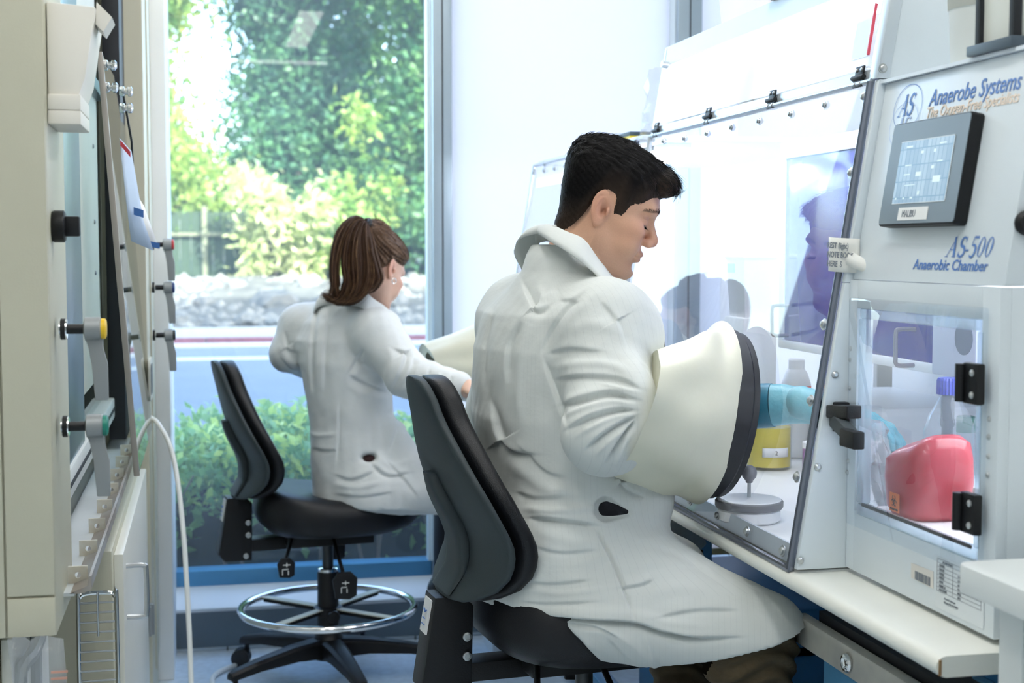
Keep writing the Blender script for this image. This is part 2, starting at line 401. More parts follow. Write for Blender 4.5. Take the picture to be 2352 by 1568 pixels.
# rusty front ledge with perforated tabs
LX = -.178
MB().prism([(LX, 2.10, .775), (LX + .012, 2.10, .782), (LX + .012, 2.10, .800), (LX + .008, 2.10, .800), (LX + .006, 2.10, .786), (LX - .02, 2.10, .776)], (0, 1.72, 0)).build('ledge_lip', RUST, hood)
MB().box((LX - .07, 2.10, .772), (LX - .012, 3.82, .777)).build('ledge_tray', mat('grey tray', (.60, .64, .66), .4, var=.1), hood)
tab = MB(); ring = [(.0045 * math.cos(a), .0045 * math.sin(a)) for a in np.arange(16) * math.pi / 8]
sq = []
for a in np.arange(16) * math.pi / 8:
    c, s_ = math.cos(a), math.sin(a); k = .014 / max(abs(c), abs(s_)); sq.append((c * k * 1.0, s_ * k * .95))
tab.grid([[(p[0], 0, p[1]) for p in sq], [(p[0], 0, p[1]) for p in ring], [(p[0], .004, p[1]) for p in ring], [(p[0], .004, p[1]) for p in sq]], True)
tab.grid([[(p[0], .004, p[1]) for p in sq], [(p[0], 0, p[1]) for p in sq]], True)
tabm = tab.mesh('tab'); tabm.materials.append(TABM)
for k in range(8):
    inst('mounting_tab', tabm, Matrix.Translation((LX - .012, 2.16 + k * .19, .789)), hood)
# service valves with long levers
def valve(x, y, z, cap, label_c, sc_=1.):
    p = npa((x, y, z)); o = MB()
    o.lathe([(.012 * sc_, 0), (.015 * sc_, .002), (.015 * sc_, .008), (.007, .010), (.007, .034), (.006, .036)], p, (1, 0, 0), 14)
    v = o.build('valve_stem', BLACK, hood)
    MB().cyl(p + (0, 0, 0), p + (.010, 0, 0), .014 * sc_, n=14).build('collar', CHROME, v)
    b = MB().lathe([(.010, .032), (.0165, .034), (.0165, .054), (.014, .056)], p, (1, 0, 0), 18).build('valve_body', GREYM, hood)
    MB().lathe([(.0145, .0555), (.0145, .061), (.011, .063)], p, (1, 0, 0), 18).build('cap', cap, b)
    m = MB(); q = p + npa((.045, 0, 0))
    m.cap_rows([[q + npa((dx + cx_ * w, cy_, -d)) for cx_, cy_ in ((-1, -.004), (1, -.004), (1, .004), (-1, .004))] for d, dx, w in ((.008, 0, .013), (.026, .003, .010), (.05, .008, .011), (.100, .010, .009))])
    m.build('lever', GREYM, hood, bevel=.002)
YEL = mat('yellow cap', (.85, .55, .02), .4); TEAL = mat('green cap', (.01, .22, .16), .4)
REDC = mat('red cap', (.5, .03, .03), .4); NAVY = mat('navy cap', (.02, .05, .2), .4)
valve(X0 + .006, 2.06, 1.158, YEL, 'yellow'); valve(X0 + .006, 2.06, 1.022, TEAL, 'green')
valve(-.146, 4.05, 1.280, REDC, 'red'); valve(-.146, 4.05, 1.162, NAVY, 'blue'); valve(-.146, 4.05, 1.030, BLACK, 'black')
k_ = MB().lathe([(.020, 0), (.022, .003), (.022, .016), (.019, .018)], (X0, 2.05, 1.30), (1, 0, 0), 20).build('dial_base', BLACK, hood)
MB().obox((X0 + .026, 2.05, 1.30), (.011, 0, 0), (0, .007, 0), (0, 0, .014)).build('dial_grip', BLACK, k_, bevel=.003)
MB().prism([(-.1495, y, z) for y, z in rrect(3.80, 3.95, .87, .98, .025)], (.006, 0, 0)).build('port_cover', BEIGE2, hood)
MB().prism([(-.1455, y, z) for y, z in rrect(3.825, 3.925, .885, .965, .02)], (.003, 0, 0)).build('port_gasket', GASKET, hood)
# base cabinets
bc = thing('base_cabinet', 'beige base cabinet under the far end of the fume hood', 'cabinet', (-.6, 3.4, 0))
MB().box((-1.05, 2.68, .02), (-.175, 3.815, .715)).build('body', BEIGE, bc, bevel=.004)
d = MB().box((-.175, 2.72, .06), (-.157, 3.78, .70)).build('door', mat('pale door', (.80, .80, .74), .4), bc, bevel=.003)
MB().tube(spline([(-.157, 2.80, .66), (-.126, 2.80, .66), (-.120, 2.80, .65), (-.120, 2.80, .57), (-.126, 2.80, .56), (-.157, 2.80, .56)], 26), .005, 8).build('handle', STEEL, d)
hg = MB().cyl((-.150, 3.79, .26), (-.150, 3.79, .34), .007, n=10); hg.box((-.156, 3.76, .262), (-.150, 3.815, .338)); hg.build('hinge', GREYM, d)
bn = thing('base_cabinet', 'beige cabinet with grey pull handle below the near hood post', 'cabinet', (-.6, 2.1, 0))
MB().box((-1.05, 2.02, .02), (-.286, 2.5, .735)).build('body', BEIGE, bn, bevel=.004)
dn = MB().box((-.284, 2.04, .1), (-.268, 2.48, .73)).build('door', mat('pale door', (.8, .8, .74)), bn, bevel=.003)
MB().tube(spline([(-.262, 2.06, .52), (-.262, 2.06, .66), (-.258, 2.065, .685), (-.250, 2.10, .690), (-.250, 2.2, .690), (-.258, 2.235, .685), (-.262, 2.24, .66), (-.262, 2.24, .52)], 40), .010, 8).build('handle', GREYM, dn)
# clear plastic film taped below the post
rows = []
for i in range(9):
    z = .745 - i * .05
    rows.append([(-.268 + .07 * u + .006 * math.sin(7 * u + i * .7), 1.985 + .012 * math.sin(11 * u + i), z) for u in np.linspace(0, 1, 12)])
fo = MB().grid(rows).build('plastic_sheet', BAGM); fo.modifiers.new('s', 'SOLIDIFY').thickness = .0008
tag(fo, 'clear plastic sheet hanging below the near hood post', 'plastic sheet')
ml = MB()
for k in range(16):
    z = .70 - k * .009; ml.obox((-.200 - .0006 * k, 1.972, z), (.011 - .0003 * k, 0, 0), (0, .0005, 0), (0, 0, .0016))
ml.build('print_lines', mat('faded red print', (.62, .33, .25), .6), fo)
# wire rack standing under the ledge
rack = thing('wire_rack', 'chrome wire shelf rack standing upright under the hood ledge', 'wire rack', (-.2, 2.6, .2))
yr = 2.62
MB().tube(spline([(-.232, yr, .2), (-.232, yr, .62), (-.228, yr, .645), (-.215, yr, .652), (-.18, yr, .652), (-.168, yr, .645), (-.165, yr, .62), (-.165, yr, .2)], 50), .004, 8).build('rim', CHROME, rack)
wire = MB().cyl((-.232, yr, 0), (-.165, yr, 0), .002, n=6).mesh('wire'); wire.materials.append(STEEL)
for k in range(22): inst('wire', wire, Matrix.Translation((0, 0, .635 - k * .0178)), rack)
MB().tube([(-.197, yr - .004, .655), (-.197, yr - .004, .575)], .002, 6).build('cross_wire', STEEL, rack)
for x in (-.232, -.165): MB().cyl((x, yr, 0), (x, yr, .21), .004, n=8).build('foot', CHROME, rack)
# controller box on the post
cb = thing('alarm_box', 'ivory airflow alarm box mounted on the near hood post', 'alarm box', (-.19, 2.05, 1.45))
P5 = mat('ivory plastic', (.80, .77, .70), .45)
MB().prism([(-.204, 2.02, 1.60), (-.140, 2.02, 1.595), (-.155, 2.02, 1.50), (-.163, 2.02, 1.478), (-.163, 2.02, 1.438), (-.204, 2.02, 1.438)], (0, .15, 0)).build('body', P5, cb, bevel=.003)
for z0, z1 in ((1.456, 1.477), (1.437, 1.4555)): MB().box((-.2045, 2.016, z0), (-.1615, 2.166, z1)).build('cover_band', P5, cb, bevel=.002)
MB().prism([(-.140, 2.04, 1.605), (-.120, 2.04, 1.585), (-.132, 2.04, 1.565), (-.142, 2.04, 1.575)], (0, .07, 0)).build('flap', P5, cb)
# notices clipped to the shield
def sheet(name, label, pts, m, cat='notice', th=.0008, kids=()):
    g = [[npa(a) + (npa(b) - npa(a)) * t for t in np.linspace(0, 1, 5)] for a, b in pts]
    o = MB().grid(g).build(name, m); o.modifiers.new('s', 'SOLIDIFY').thickness = th
    return tag(o, label, cat)
BLP = mat('pale blue print', (.50, .62, .78), .6); BLD = mat('blue print', (.05, .16, .45), .6)
n1 = sheet('safety_notice', 'pale blue safety notice hanging from the glass shield', [((-.172, 3.10, 1.50), (-.150, 3.13, 1.475)), ((-.160, 3.10, 1.36), (-.128, 3.13, 1.33)), ((-.152, 3.1, 1.285), (-.108, 3.13, 1.265))], BLP)
MB().obox((-.160, 3.098, 1.478), (.010, 0, -.012), (0, .001, 0), (0, 0, .006)).build('header_print', mat('red print', (.6, .06, .08)), n1)
MB().obox((-.1355, 3.10, 1.345), (.010, 0, -.003), (0, .001, 0), (0, 0, .008)).build('print_block', BLD, n1)
n2 = sheet('safety_notice', 'white notice with blue corner behind the pale blue one', [((-.150, 3.16, 1.40), (-.128, 3.19, 1.36)), ((-.135, 3.16, 1.28), (-.098, 3.19, 1.268))], PAPER)
MB().obox((-.105, 3.155, 1.277), (.010, 0, -.002), (0, .001, 0), (0, 0, .006)).build('print_block', BLD, n2)
# tubing
T1 = spline([(-.150, 3.93, .815), (-.125, 3.87, .80), (-.090, 3.80, .73), (-.066, 3.72, .56), (-.052, 3.62, .3), (-.047, 3.53, .1), (-.045, 3.46, .012), (-.02, 3.36, .0105)], 60)
tag(MB().tube(T1, .0065, 10).build('drain_tube', TUBEM), 'milky plastic tube hanging from the far hood post', 'tube')
T2 = spline([(.80, 4.44, .0085), (.55, 4.40, .0085), (.30, 4.40, .0085), (.12, 4.36, .0085), (.01, 4.23, .0085), (.03, 4.05, .0085), (.16, 3.93, .0085), (.36, 3.87, .0085), (.60, 3.84, .0085)], 70)
tag(MB().tube(T2, .0075, 10).build('floor_hose', TUBEM), 'white hose looped on the floor under the woman\'s chair', 'hose')

# ------------------------------------------------------------------ bench
bench = thing('lab_bench', 'white topped lab bench on a blue steel frame under the glove boxes', 'lab bench', (1.3, 2.9, 0))
prof = [(.880, .772), (.8735, .770), (.8685, .7645), (.867, .7585), (.8685, .7525), (.8735, .747), (.880, .745), (1.79, .745), (1.79, .772)]
MB().prism([(x, 1.562, z) for x, z in prof], (0, 2.95, 0)).build('bench_top', LAMIN, bench, angle=50)
MB().box((.8700, 1.5605, .748), (.8735, 1.5622, .768)).build('chipped_edge', mat('brown chipped core', (.30, .18, .08), .8), bench)
MB().box((1.05, 1.66, .675), (1.085, 4.45, .744)).build('front_rail', BLUE, bench, bevel=.004)
MB().box((1.72, 1.66, .675), (1.755, 4.45, .744)).build('back_rail', BLUE, bench, bevel=.004)
legm = MB().box((-.033, -.033, .03), (.033, .033, .675)).mesh('leg', .004); legm.materials.append(BLUELT)
plm = MB().box((-.07, -.07, 0), (.07, .07, .03)).mesh('foot_plate', .004); plm.materials.append(BLUELT)
btm = MB().lathe([(.010, .03), (.010, .038), (.006, .04), (.006, .055), (.003, .058)], n=6).mesh('bolt'); btm.materials.append(CHROME)
for x, y in ((1.07, 1.74), (1.07, 3.02), (1.12, 4.15), (1.73, 1.74), (1.73, 3.02), (1.73, 4.15)):
    inst('leg', legm, Matrix.Translation((x, y, 0)), bench); inst('foot_plate', plm, Matrix.Translation((x, y, 0)), bench)
    for dx in (-.055, .055):
        for dy in (-.055, .055): inst('bolt', btm, Matrix.Translation((x + dx, y + dy, 0)), bench)
MB().box((1.0, 3.0, .07), (1.05, 4.2, .13)).build('stretcher', BLUE, bench, bevel=.004)
lab_ = MB().box((1.0482, 1.78, .688), (1.0496, 1.93, .728)).build('maker_label', mat('silver label', (.62, .64, .64), .5), bench)
text('lettering', 'Denkn Vicro', .022, INK, lab_, frame((1.0478, 1.918, .708), (0, -1, 0), (0, 0, 1)), bold=.0004)
MB().box((1.0476, 1.815, .694), (1.0482, 1.90, .699)).build('small_print', INK, lab_)
dr = thing('drawer_unit', 'grey fronted lockable drawer on a blue box below the bench', 'drawer', (1.2, 1.9, .2))
MB().box((.975, 1.68, .30), (1.6, 2.12, .612)).build('body', BLUELT, dr, bevel=.004)
fr_ = MB().prism([(.955, y, z) for y, z in rrect(1.62, 2.20, .614, .661, .010)], (.022, 0, 0)).build('drawer_front', mat('worn grey drawer front', (.46, .45, .42), .45, metal=.2, var=.25, vscale=12, var2=(.62, .60, .53)), dr, bevel=.003)
MB().lathe([(.013, 0), (.015, -.004), (.013, -.008), (.009, -.009), (.008, -.006), (.002, -.006)], (.955, 1.985, .637), (1, 0, 0), 18).build('lock', CHROME, fr_)
MB().box((.985, 1.66, .613), (1.58, 2.16, .672)).build('tray', GASKET, dr)
# under-bench clutter behind the man's legs
ub = thing('floor_case', 'dark blue equipment case on the floor below the far bench', 'case', (1.3, 3.3, 0))
MB().box((1.15, 3.1, 0), (1.68, 3.7, .42)).build('body', BLUE, ub, bevel=.02)
MB().box((1.14, 3.1, .30), (1.69, 3.7, .33)).build('lid_band', BLUELT, ub, bevel=.004)
MB().tube(spline([(1.15, 3.3, .25), (1.11, 3.3, .25), (1.11, 3.5, .25), (1.15, 3.5, .25)], 14), .009, 8).build('handle', GASKET, ub)
bx = thing('carton', 'grey white carton with a blue green V mark on the floor', 'box', (.95, 4.25, 0))
MB().box((.86, 4.28, .0), (1.04, 4.44, .22)).build('body', mat('pale carton', (.62, .66, .66), .6), bx, bevel=.006)
MM = frame((.90, 4.2795, .10), (1, 0, 0), (0, 0, 1)); vm = MB(); stroke(vm, [(0, .09), (.025, 0)], .016, MM); stroke(vm, [(.025, 0), (.06, .09)], .016, MM); vm.build('mark', mat('teal mark', (.02, .16, .20)), bx)
# cart in the near right corner
cart = thing('side_table', 'white grey side table with rounded corner in the near right corner', 'table', (1.2, 1.2, 0))
CT = mat('white grey plastic top', (.74, .78, .78), .42)
MB().prism([(x, y, .868) for x, y in rrect(.858, 1.75, .35, 1.510, .02)], (0, 0, .034)).build('table_top', CT, cart, bevel=.004)
MB().box((.905, .42, .70), (1.70, 1.46, .868)).build('apron', mat('grey apron', (.52, .56, .56), .5), cart, bevel=.004)
for x in (.90, 1.66):
    for y in (.42, 1.43): MB().box((x, y, 0), (x + .05, y + .05, .869)).build('leg', CT, cart, bevel=.004)
# ------------------------------------------------------------------ glove boxes
def W(x, y, p0, n):
    """measured picture point carried onto the plane through p0 with normal n"""
    r = _fw * F_PX + _rt * (x - CX) + _up * (CY - y); c = npa((0, 0, EYE)); p0, n = npa(p0), npa(n)
    return c + r * (((p0 - c) @ n) / (r @ n))
def gx(z): return .882 + .164 * (z - .79)
GN = npa((-.9868, 0, .1618)); GP = npa((.882, 2, .79)); GU = npa((.1618, 0, .9868))
SCREW = MB().lathe([(.0075, 0), (.0075, .0012), (.005, .0014), (.005, .0035), (.0035, .005), (.001, .0055)], n=12).mesh('screw'); SCREW.materials.append(STEEL)
SCREWS = MB().lathe([(.0042, 0), (.004, .0015), (.002, .003)], n=10).mesh('screw_small'); SCREWS.materials.append(STEEL)
def screw(parent, p, n, me=None, s=1.):
    q = Vector(n).to_track_quat('Z', 'Y').to_matrix().to_4x4()
    return inst('screw', me or SCREW, Matrix.Translation(tuple(p)) @ q @ Matrix.Scale(s, 4), parent)
GLAREP = pane_mat('glare white panel', (.95, .97, 1), 1.5, haze=.55, hazec=(.98, .99, 1))  # whitish panel; the haze paints glare and backlight into it
EDGE = mat('dark steel bead', (.20, .22, .27), .25, metal=.8)
STRIP = mat('pale metal strip', (.66, .72, .78), .3, metal=.4)
TUBEL = mat('chamber light tube', (1, 1, 1), .5, emit=(.92, .95, 1.0), es=26.)
INNER = mat('white interior liner', (.90, .91, .93), .4)
def chamber(y0, y1, label, ztop, light):
    g = thing('glove_box', label, 'glove box', (1.25, (y0 + y1) / 2, .7725))
    MB().box((.892, y0, .776), (1.62, y1, .788)).build('base_tray', INNER, g, bevel=.003)
    for x in (.95, 1.55):
        for y in (y0 + .06, y1 - .06): MB().cyl((x, y, .7725), (x, y, .777), .02, n=14).build('foot', GASKET, g)
    MB().prism([(gx(z) + dx, y0 + .004, z) for z, dx in ((.778, 0), (1.522, 0), (1.522, .005), (.778, .005))], (0, y1 - y0 - .008, 0)).build('front_glazing', GLASSC, g, angle=0)
    MB().prism([(gx(z) + dx, y0 + .004, z) for z, dx in ((.779, .0056), (.808, .0056), (.808, .010), (.779, .010))], (0, y1 - y0 - .008, 0)).build('bottom_rail', STRIP, g)
    MB().cyl((gx(.776) - .002, y0, .774), (gx(.776) - .002, y1, .774), .006, n=10).build('bottom_bead', EDGE, g)
    MB().box((1.612, y0, .788), (1.622, y1, ztop)).build('back_wall', INNER, g)
    MB().box((gx(ztop) + .01, y0, ztop), (1.62, y1, ztop + .012)).build('roof', CHAMBER, g, bevel=.002)
    MB().prism([(gx(.79) + .012, y1 - .006, .789), (gx(ztop) + .012, y1 - .006, ztop), (1.61, y1 - .006, ztop), (1.61, y1 - .006, .789)], (0, .005, 0)).build('end_glazing', GLASSC, g, angle=0)
    for yy, mm in ((y0 + .002, EDGE), (y1 - .004, STRIP)):
        MB().cyl((gx(.775) - .003, yy, .775), (gx(1.524) - .003, yy, 1.524), .0065, n=10).build('edge_bead', mm, g)
    MB().cyl((gx(1.524) - .002, y0, 1.525), (gx(1.524) - .002, y1, 1.525), .005, n=8).build('top_bead', STRIP, g)
    if light:
        o = MB().cyl((1.13, y0 + .1, ztop - .03), (1.13, y1 - .1, ztop - .03), .014, n=12).build('light_tube', TUBEL, g)
        MB().box((1.10, y0 + .07, ztop - .012), (1.16, y1 - .07, ztop - .001)).build('light_holder', INNER, g, bevel=.002)
    return g
gb = chamber(2.03, 3.14, 'large white anaerobic glove box with touch screen the man works at', 1.715, True)
gb2 = chamber(3.24, 4.318, 'second clear glove box farther along the bench by the frosted window', 1.525, True)
# screws of the near box
for x, y in ((1988, 222), (1958, 397), (1895, 745), (1865, 920), (1833, 1095), (1800, 1265)): screw(gb, W(x, y, GP, GN) + GN * .001, GN, s=1.25)
for x, y in ((1525, 324), (1573, 318), (1625, 307), (1682, 293), (1745, 278), (1818, 262), (1897, 241)): screw(gb, W(x, y, GP, GN) + GN * .001, GN)
for x, y in ((1530, 1118), (1588, 1150), (1650, 1183), (1718, 1220)): screw(gb, W(x, y, GP, GN) + GN * .001, GN, s=1.2)
for x, y in ((1228, 395), (1252, 391), (1276, 386), (1253, 376), (1212, 479), (1197, 564), (1185, 640), (1300, 381), (1172, 720)): screw(gb2, W(x, y, GP, GN) + GN * .001, GN, s=1.3)
# end wall gusset, lower
MB().prism([(gx(.776), 2.012, .778), (.975, 2.012, .778), (.975, 2.012, 1.218), (gx(1.218), 2.012, 1.218)], (0, .012, 0)).build('end_gusset', CHAMBER, gb, bevel=.002)
MB().prism([(gx(1.2185), 2.0115, 1.2185), (1.05, 2.0115, 1.2185), (1.05, 2.0115, 1.526), (gx(1.526), 2.0115, 1.526)], (0, .012, 0)).build('end_gusset', CHAMBER, gb, bevel=.001)
for x, y in ((1918, 860), (1878, 1072), (1838, 1287)): screw(gb, npa(W(x, y, (0, 2.012, 0), (0, 1, 0))), (0, -1, 0), SCREWS, 1.4)
MB().box((.98, 2.014, .789), (1.61, 2.018, 1.215)).build('side_glazing', GLASSC, gb, angle=0)
# upper hinged panel
zt = 1.712
MB().prism([(gx(z) + dx, 2.045, z) for z, dx in ((1.548, -.002), (zt - .03, -.002), (zt - .03, .003), (1.548, .003))], (0, 1.085, 0)).build('hinged_panel', GLAREP, gb, angle=0)
MB().prism([(gx(z) + dx, 2.03, z) for z, dx in ((1.527, 0), (1.545, 0), (1.545, .006), (1.527, .006))], (0, 1.11, 0)).build('upper_rail', STRIP, gb)
MB().prism([(gx(z) + dx, 2.03, z) for z, dx in ((zt - .028, 0), (zt + .015, 0), (zt + .015, .006), (zt - .028, .006))], (0, 1.11, 0)).build('upper_rail', CHAMBER, gb)
MB().prism([(gx(1.527), 2.012, 1.527), (gx(zt + .015), 2.012, zt + .015), (1.62, 2.012, zt + .015), (1.62, 2.012, 1.527)], (0, .018, 0)).build('upper_end_wall', CHAMBER, gb, bevel=.003)
MB().prism([(gx(1.527) - .004, 2.010, 1.527), (gx(zt + .015) - .004, 2.010, zt + .015), (gx(zt + .015) + .016, 2.010, zt + .015), (gx(1.527) + .016, 2.010, 1.527)], (0, .03, 0)).build('end_flange', STRIP, gb, bevel=.002)
screw(gb, W(2027, 157, (0, 2.010, 0), (0, 1, 0)), (0, -1, 0), None, 1.0)
MB().prism([(gx(z) + dx, 3.128, z) for z, dx in ((1.527, -.001), (zt + .012, -.001), (zt + .012, .03), (1.527, .03))], (0, .012, 0)).build('end_flange', STRIP, gb)
HB = MB(); HB.box((-.017, -.015, 0), (.017, -.003, .003)); HB.box((-.014, .003, 0), (.014, .018, .003)); HB.cyl((-.020, 0, .003), (.020, 0, .003), .0042, n=8)
HBm = HB.mesh('hinge', .0008); HBm.materials.append(BLACK)
for x, y in ((1511, 301), (1630, 269), (1778, 231), (1979, 180)):
    p = W(x, y, GP, GN) + GN * .003; M = frame(p, (0, -1, 0), tuple(GU)); h = inst('hinge', HBm, M, gb)
    for dx, dy in ((-.009, -.010), (.009, -.010), (-.008, .012), (.008, .012)):
        inst('screw', SCREWS, M @ Matrix.Translation((dx, dy, .003)) @ Matrix.Scale(.8, 4), gb)
MB().cyl(W(1535, 150, GP, GN) , W(1535, 150, GP, GN) + GN * .016, .008, n=14).build('knob', STRIP, gb)
pp = W(1988, 75, GP, GN) + GN * .004
pk = MB().obox(pp, (0, .030, 0), GU * .042, GN * .001).build('document_pouch', pane_mat('pouch film', (.95, .95, .97), 1.4, haze=.3), gb)
MB().obox(pp + npa((0, -.031, 0)), (0, .0015, 0), GU * .040, GN * .002).build('red_edge', mat('red zip edge', (.75, .08, .12)), pk)
MB().obox(pp + npa((0, .004, 0)) - GU * .01, (0, .022, 0), GU * .028, GN * .0004).build('folded_paper', PAPER, pk)
pn = W(1715, 190, GP, GN) - GN * .012
MB().obox(pn, (0, .052, 0), GU * .060, GN * .0004).build('taped_note', PAPER, gb)
# ---- control cabinet
CN = npa((-.9869, 0, .1614)); CP = npa((.964, 2, 1.222)); CUp = npa((.1614, 0, .9869))
MB().prism([(.9641, 1.59, 1.2225), (1.0126, 1.59, 1.519), (1.60, 1.59, 1.519), (1.60, 1.59, 1.2225)], (0, .42, 0)).build('control_panel', CHAMBER, gb, bevel=.003)
cpn = [o for o in gb.children if o.name.startswith('control_panel')][0]
MB().prism([(1.005, 1.588, 1.519), (1.0165, 1.588, 1.519), (1.0165, 1.588, 1.524), (1.005, 1.588, 1.524)], (0, .424, 0)).build('top_edge', mat('bright edge', (.80, .87, .95), .25), cpn)
MB().box((.96, 1.985, .78), (.975, 2.011, 1.222)).build('cabinet_jamb', CHAMBER, gb, bevel=.001)
MB().box((.96, 1.59, .78), (.975, 1.632, 1.222)).build('cabinet_jamb', CHAMBER, gb, bevel=.001)
MB().box((.96, 1.632, 1.180), (.975, 1.985, 1.222)).build('cabinet_lintel', CHAMBER, gb, bevel=.001)
apr = MB().box((.96, 1.632, .78), (.975, 1.985, .872)).build('cabinet_apron', CHAMBER, gb, bevel=.001)
MB().box((.975, 1.59, .78), (1.6, 1.60, 1.222)).build('cabinet_side', CHAMBER, gb, bevel=.001)
MB().box((.975, 1.60, .860), (1.6, 2.011, .872)).build('cabinet_shelf', INNER, gb)
MB().box((1.59, 1.60, .872), (1.6, 2.011, 1.222)).build('cabinet_back', INNER, gb)
MB().box((.985, 1.602, .7725), (1.59, 2.01, .7805)).build('cabinet_plinth', GASKET, gb)
MB().box((1.10, 1.68, 1.206), (1.50, 1.94, 1.214)).build('cabinet_lamp', mat('cabinet lamp', (1, 1, 1), .5, emit=(.94, .96, 1.), es=5.), gb)
# clear door with thick bevelled edge
MB().box((.9485, 1.612, .852), (.9585, 1.992, 1.196)).build('access_door', pane_mat('thick acrylic', (.96, .98, 1.0), 1.5, haze=.02), gb, bevel=.004)
adoor = [o for o in gb.children if o.name.startswith('access_door')][0]
ACR = pane_mat('acrylic edge', (.80, .87, .91), 1.5, rough=.1, haze=.35, hazec=(.74, .80, .84))
for a, b in (((1.632, 1.165), (1.975, 1.180)), ((1.632, .868), (1.975, .886)), ((1.960, .886), (1.978, 1.165)), ((1.628, .886), (1.642, 1.165))):
    MB().box((.9590, a[0], a[1]), (.9745, b[0], b[1])).build('door_rim', ACR, adoor, bevel=.003)
MB().box((.958, 1.645, .884), (.960, 1.958, .889)).build('door_seal', GASKET, adoor)
for zc in (1.100, .935):
    h = MB().box((.938, 1.604, zc - .026), (.950, 1.640, zc + .026)).build('hinge', BLACK, adoor, bevel=.003)
    MB().cyl((.936, 1.640, zc - .024), (.936, 1.640, zc + .024), .007, n=12).build('pin', BLACK, adoor)
    for dz in (-.014, .014): inst('screw', SCREWS, Matrix.Translation((.938, 1.615, zc + dz)) @ Matrix.Rotation(R(-90), 4, 'Y') @ Matrix.Scale(1.1, 4), adoor)
lt = MB().box((.935, 2.000, .990), (.958, 2.046, 1.036)).build('latch', BLACK, gb, bevel=.003)
lt2 = MB().obox((.936, 1.985, 1.024), (.012, 0, 0), (0, .045, -.004), (0, 0, .010)).build('latch_arm', BLACK, lt, bevel=.003)
MB().obox((.925, 1.955, 1.004), (.007, 0, .002), (-.010, -.055, -.008), (0, 0, .011)).build('latch_lever', SHELL, lt, bevel=.003)
MB().obox((.911, 1.895, .995), (.009, 0, 0), (0, .024, 0), (0, 0, .013)).build('latch_grip', BLACK, lt, bevel=.003)
for x, y in ((1952, 891), (1950, 995), (1954, 800), (1953, 826), (1949, 1058), (1947, 1084)): screw(gb, W(x, y, (.96, 0, 0), (1, 0, 0)), (-1, 0, 0), SCREWS, .9)
for x, y in ((2273, 962), (2271, 1003), (2271, 1048), (2269, 1090)): screw(gb, W(x, y, (.96, 0, 0), (1, 0, 0)), (-1, 0, 0), SCREWS, .9)
# labels on the apron
AX = (0, -1, 0)
def on_apron(x, y, off=.0006): q = W(x, y, (.96, 0, 0), (1, 0, 0)); return (q[0] - off, q[1], q[2])
bl = MB().prism([on_apron(x, y) for x, y in ((2094, 1292), (2145, 1312), (2145, 1352), (2094, 1326))], (-.0004, 0, 0)).build('barcode_label', mat('aged label', (.76, .74, .70), .6), apr)
bm_ = MB(); a0 = npa(on_apron(2104, 1310, .0012)); a1 = npa(on_apron(2138, 1327, .0012))
for k in range(22):
    w = random.choice((.0004, .0007, .001)); y = a0[1] + (a1[1] - a0[1]) * k / 21; bm_.box((a0[0] - .0002, y - w, a0[2] - .012), (a0[0], y + w, a0[2]))
bm_.build('barcode', INKGREY, bl)
q0, q1 = npa(on_apron(2152, 1272)), npa(on_apron(2254, 1430)); yl, yr_, zt_, zb_ = q0[1], 1.612, .858, .787
dl = MB().box((q0[0] - .0004, yr_, zb_), (q0[0], yl, zt_)).build('data_plate', mat('pale plate', (.74, .80, .84), .5), apr)
dm = MB(); xx = q0[0] - .0009
for k in range(9): z = zt_ - .004 - k * .0055; dm.box((xx, yr_ + .006, z), (xx + .0003, yl - .004, z + .0004))
for y in (yl - .004, yl - .045, yr_ + .006): dm.box((xx, y, zt_ - .048), (xx + .0003, y + .0004, zt_ - .004))
dm.build('table_rules', INKGREY, dl)
rowst = ['AS-500 SERIES', 'MODEL', 'VOLTS', 'PHASE', 'HERTZ', 'AMPS', 'SERIAL #', 'MFG DATE']
for k, s_ in enumerate(rowst): text('lettering', s_, .0042, INKGREY, dl, frame((xx, yl - (.018 if k == 0 else .010), zt_ - .0082 - k * .0055), AX, (0, 0, 1)))
for k, s_ in enumerate(('115', 'ONE', '60', '9.5', '0512', '2011')): text('lettering', s_, .0042, INKGREY, dl, frame((xx, yl - .058, zt_ - .0082 - (k + 2) * .0055), AX, (0, 0, 1)))
for k, s_ in enumerate(('Anaerobe Systems', 'Morgan Hill, CA 95037')): text('lettering', s_, .0038, INKGREY, dl, frame((xx, yl - .024, zt_ - .0555 - k * .005), AX, (0, 0, 1)))
# touch screen
c4 = [W(x, y, CP, CN) for x, y in ((2090, 290), (2265, 260), (2222, 520), (2037, 525))]
uv = [((p - CP) @ npa(AX), (p - CP) @ CUp) for p in c4]
u0, u1 = (uv[0][0] + uv[3][0]) / 2, (uv[1][0] + uv[2][0]) / 2; v0, v1 = (uv[2][1] + uv[3][1]) / 2, (uv[0][1] + uv[1][1]) / 2
MC = frame(tuple(CP), AX, tuple(CUp))
def cpt(u, v, w=0.): return npa(MC @ Vector((u, v, w)))
SCRB = mat('grey screen bezel', (.22, .27, .31), .35, var=.03)
tsb = MB().prism([cpt(u, v, .001) for u, v in rrect(u0, u1, v0, v1, .006)], CN * .018).build('touch_screen', BLACK, cpn, bevel=.002)
MB().prism([cpt(u, v, .0188) for u, v in rrect(u0 + .002, u1 - .002, v0 + .003, v1 - .002, .005)], CN * .0012).build('screen_bezel', SCRB, cpn)
du, dv = u1 - u0, v1 - v0
su0, su1, sv0, sv1 = u0 + .16 * du, u1 - .155 * du, v0 + .215 * dv, v1 - .20 * dv
LCD = bpy.data.materials.new('lcd screen'); LCD.use_nodes = True
nn, ll = LCD.node_tree.nodes, LCD.node_tree.links; pb = nn['Principled BSDF']; pb.inputs['Roughness'].default_value = .2
